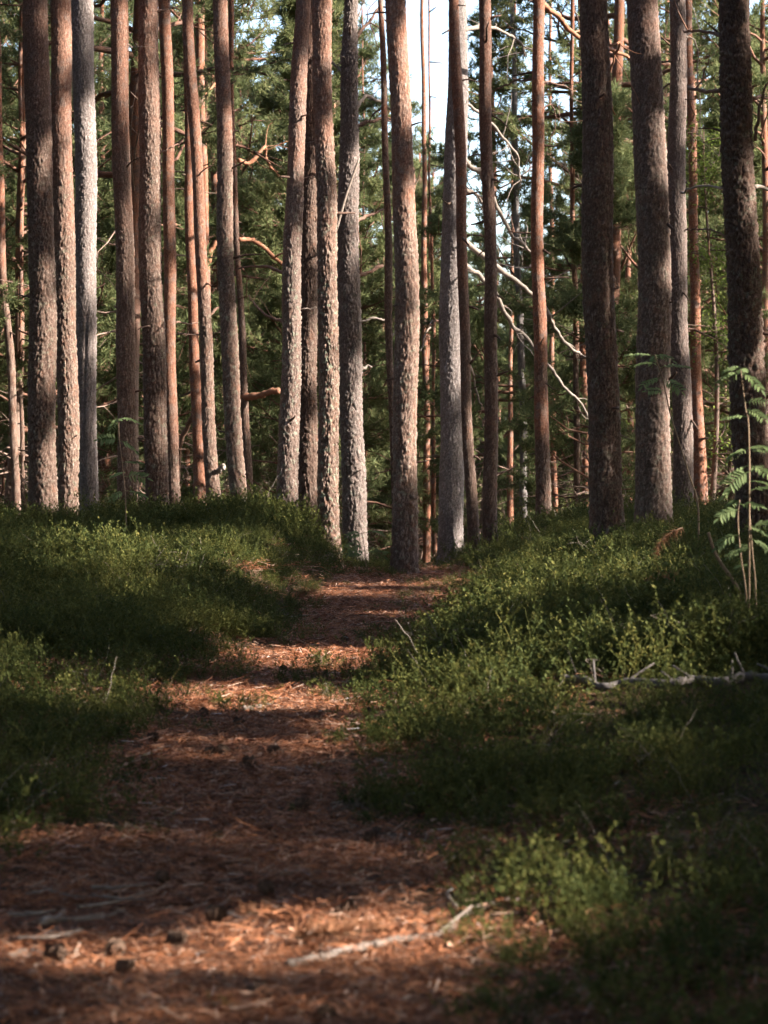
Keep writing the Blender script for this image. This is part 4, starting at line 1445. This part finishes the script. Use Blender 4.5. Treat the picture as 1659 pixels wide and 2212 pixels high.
# ------------------------------------------------------------------ fallen wood
def fallen(name, ctrl, r0, r1, mat, label, cat, lift=None, stubs=(), wob=.004, group=None, n=None):
    lift = r0 if lift is None else lift
    pts = [on_ground(a, b, lift) for a, b in ctrl]
    b = pts[0].copy()
    c = curve_pts(pts, len(pts) * 8) - b
    c += wob * np.cumsum(RNG.normal(size=c.shape), 0) * .4
    m = MB()
    tube(m, c, np.linspace(r0, r1, len(c)) * (1 + .035 * RNG.normal(size=len(c)) + .14 * np.sin(np.arange(len(c)) * .9 + 3 * np.sin(np.arange(len(c)) * .31))), 10, True, plate=.7, orange=.1, tone=.6, lichen=.3)
    if stubs:
        t = thing(name, b, label, cat, group)
        m.obj('stem', M[mat], t)
        for f, az, e, L_ in stubs:
            p0 = c[int(f * (len(c) - 1))]
            sp, _, _ = branch_path(p0, az, e, L_ * .85, 0, RNG, 5, .06)
            m2 = MB()
            tube(m2, sp, np.linspace(r0 * .45, r0 * .26, 5), 6)
            m2.obj('branch_stub', M[mat], t)
        return t
    o = m.obj(name, M[mat])
    o.location = b
    return tag(o, label, cat, group)


fallen('fallen_branch', [(1215, 1462), (1262, 1470), (1300, 1482), (1350, 1474), (1440, 1478), (1500, 1468), (1560, 1472), (1610, 1462), (1680, 1466), (1760, 1450)], .017, .024, 'old_log',
       'grey fallen pole with short broken pegs lying across the bank', 'fallen branch', .09,
       [(.18, 1.6, .9, .16), (.34, .4, .5, .2), (.47, 2.2, .6, .10), (.55, 2.9, .7, .13), (.72, 1.5, 1.2, .11), (.78, 2.3, 1.1, .14), (.9, 2.9, .6, .16)])
fallen('stick', [(524, 1530), (565, 1524), (588, 1515), (602, 1510)], .016, .012, 'pale', 'short pale stick lying in the upper bright band of the path', 'stick')
fallen('fallen_branch', [(620, 2085), (700, 2062), (780, 2045), (870, 2034), (950, 2026), (1010, 1985), (1060, 1962), (1150, 1948)], .012, .008, 'dead',
       'bent pale branch reaching from the near bright band of path into the undergrowth', 'fallen branch', .02,
       [(.55, 1.0, .3, .2), (.7, 2.0, .3, .15)])
fallen('twig', [(486, 1972), (498, 1978), (520, 1984), (545, 1988)], .007, .004, 'pale', 'small hooked pale twig in the middle of the shaded path', 'twig')
fallen('twig', [(600, 1890), (640, 1884), (690, 1886)], .016, .012, 'dead', 'grey weathered piece of branch on the shaded path', 'twig')
fallen('twig', [(930, 1880), (965, 1866), (1000, 1852)], .008, .005, 'pale', 'thin pale twig at the shaded edge of the undergrowth', 'twig')
fallen('twig', [(0, 2070), (50, 2062), (110, 2056)], .011, .008, 'dead', 'short stub of branch at the photo edge in the near bright band', 'twig')
fallen('twig', [(90, 1990), (120, 1978), (135, 1968)], .012, .008, 'dead', 'short pinkish broken stick on the twig heap', 'twig', .05)
for k in range(16):
    a0, b0 = 5 + 215 * rg.random(), 1900 + 130 * rg.random()
    an = rg.normal() * .5 + rg.choice([.3, -.4])
    L_ = 40 + 110 * rg.random()
    fallen('twig', [(a0, b0), (a0 + L_ * .5, b0 + L_ * .12 * an + 3), (a0 + L_, b0 + L_ * .3 * an)], .003 + .004 * rg.random(), .002, 'dead',
           'thin grey twig in the heap of twigs at the path edge', 'twig', .015 + .04 * rg.random(), (), .0012, 'heap of twigs at the path edge')
for k, (a0, b0, a1, b1) in enumerate([(860, 1300, 960, 1292), (770, 1350, 860, 1340), (620, 1335, 690, 1325), (470, 1490, 540, 1520), (300, 1640, 370, 1612), (640, 1660, 720, 1640), (930, 1262, 1000, 1268),
                                      (1180, 1230, 1260, 1215), (1060, 1400, 1130, 1350), (520, 2170, 600, 2165), (200, 2130, 280, 2150)]):
    fallen('twig', [(a0, b0), ((a0 + a1) / 2, (b0 + b1) / 2 - 2), (a1, b1)], .008 if b0 < 1900 else .012, .004, 'dead', 'dark thin twig lying flat on the litter of the path', 'twig', .02, (), .003, 'loose twigs lying on the path')
# leaning bare stick on the bank
d = 12.5
c = curve_pts([P(1530, 1150, d), P(1545, 1195, d), P(1570, 1235, d), P(1592, 1268, d), P(1602, 1300, d)], 20)
mb = MB()
tube(mb, c - c[-1], np.linspace(.009, .013, 20), 7)
o = mb.obj('stick', M['stem'])
o.location = c[-1]
tag(o, 'bent brown bare stick standing in the bank beside the tall rowan stems', 'stick')


# ------------------------------------------------------------------ dead sprigs of rusty needles
def sprig(dx, dy, n, L_, label, lift=.03, spread=.09, d=None, hang=False):
    p = on_ground(dx, dy, lift) if d is None else P(dx, dy, d)
    m = MB()
    t = thing('dead_sprig', p, label, 'pine sprig', 'rusty dead pine sprigs')
    bp, a, e = branch_path([spread if hang else -spread, 0, 0], (math.pi if hang else 0) + .2 * RNG.normal(), .1 if hang else .25, spread * 2.4, -1.5 if hang else -.3, RNG, 5, .1)
    tube(m, bp, np.linspace(.005, .003, 5), 5)
    m.obj('twig', M['stem'], t)
    m = MB()
    u_ = RNG.random(n) * 3.99
    i_ = u_.astype(int)
    pos = bp[i_] + (bp[i_ + 1] - bp[i_]) * (u_ - i_)[:, None]
    tt = bp[i_ + 1] - bp[i_]
    tt /= np.linalg.norm(tt, axis=1, keepdims=True)
    nd = tt * .5 + unit(n) * .8 + np.array([0, 0, -.5 if hang else .45])
    nd /= np.linalg.norm(nd, axis=1, keepdims=True)
    w = np.cross(nd, unit(n))
    w /= np.linalg.norm(w, axis=1, keepdims=True)
    ln = L_ * (.6 + .6 * RNG.random((n, 1)))
    m.add(np.stack([pos - w * .0016, pos + w * .0016, pos + nd * ln], 1).reshape(-1, 3), None, np.arange(n * 3).reshape(-1, 3))
    m.obj('needles', M['rust'], t, False)


sprig(690, 2025, 260, .075, 'bright rusty needle tuft in the near sunlit band of the path', .03, .07)
sprig(775, 2020, 160, .065, 'second rusty tuft close beside the bent pale branch', .03, .06)
sprig(550, 1975, 120, .05, 'small rusty tuft behind the bright strip beside the hooked twig', .02, .04)
sprig(425, 1468, 200, .10, 'rusty tuft where the left undergrowth meets the upper bright band', .03, .10)
sprig(905, 1450, 200, .10, 'rusty tuft at the undergrowth corner opposite the short pale stick', .05, .10)
sprig(655, 1295, 160, .12, 'rusty sprig on the mound edge at the head of the path', .06, .10)
sprig(1440, 1140, 240, .085, 'drooping rusty sprig hung over the bank before the bank trunks', .05, .11, 15, True)
sprig(1425, 1255, 180, .10, 'rusty sprig half sunk in the bilberry of the bank', .2, .10)
sprig(1030, 1380, 180, .10, 'rusty sprig lying in the undergrowth edge half way up the path', .1, .10)
sprig(1235, 1255, 90, .08, 'faint rusty sprig low on the bank below the slim orange pine', .2, .07)


# ------------------------------------------------------------------ light, sky, camera
sun = bpy.data.objects.new('sun', bpy.data.lights.new('sun', 'SUN'))
COL.objects.link(sun)
sun.data.energy = 5.0
sun.data.angle = math.radians(.5)
sun.data.color = (1, .9, .78)
sun.rotation_euler = Vector((-S[0], -S[1], -S[2])).to_track_quat('-Z', 'Y').to_euler()
w = bpy.data.worlds.new('World')
scene.world = w
w.use_nodes = True
nt = w.node_tree
bg = nt.nodes['Background']
sk = nt.nodes.new('ShaderNodeTexSky')
sk.sky_type = 'NISHITA'
sk.sun_disc = False
sk.sun_elevation = EL
sk.sun_rotation = math.atan2(S[0], S[1])
sk.air_density = 1.0
sk.dust_density = 2.5
nt.links.new(sk.outputs[0], bg.inputs[0])
bg.inputs[1].default_value = .12

cam = bpy.data.objects.new('camera', bpy.data.cameras.new('camera'))
COL.objects.link(cam)
cam.location = (0, 0, CAMH)
cam.rotation_euler = (math.pi / 2, 0, 0)
cam.data.sensor_fit = 'VERTICAL'
cam.data.sensor_height = 36
cam.data.sensor_width = 27
cam.data.lens = 36 * F / 1024
cam.data.shift_y = -(512 - HY) / 1024
cam.data.clip_end = 3000
cam.data.dof.use_dof = True
cam.data.dof.focus_distance = 21
cam.data.dof.aperture_fstop = 4.5
scene.camera = cam
scene.view_settings.view_transform = 'Standard'
scene.view_settings.look = 'None'
scene.view_settings.exposure = 2.25
scene.view_settings.gamma = 1
scene.cycles.max_bounces = 5
scene.cycles.use_adaptive_sampling = True
scene.cycles.adaptive_threshold = .04
scene.cycles.diffuse_bounces = 2
scene.cycles.use_denoising = True
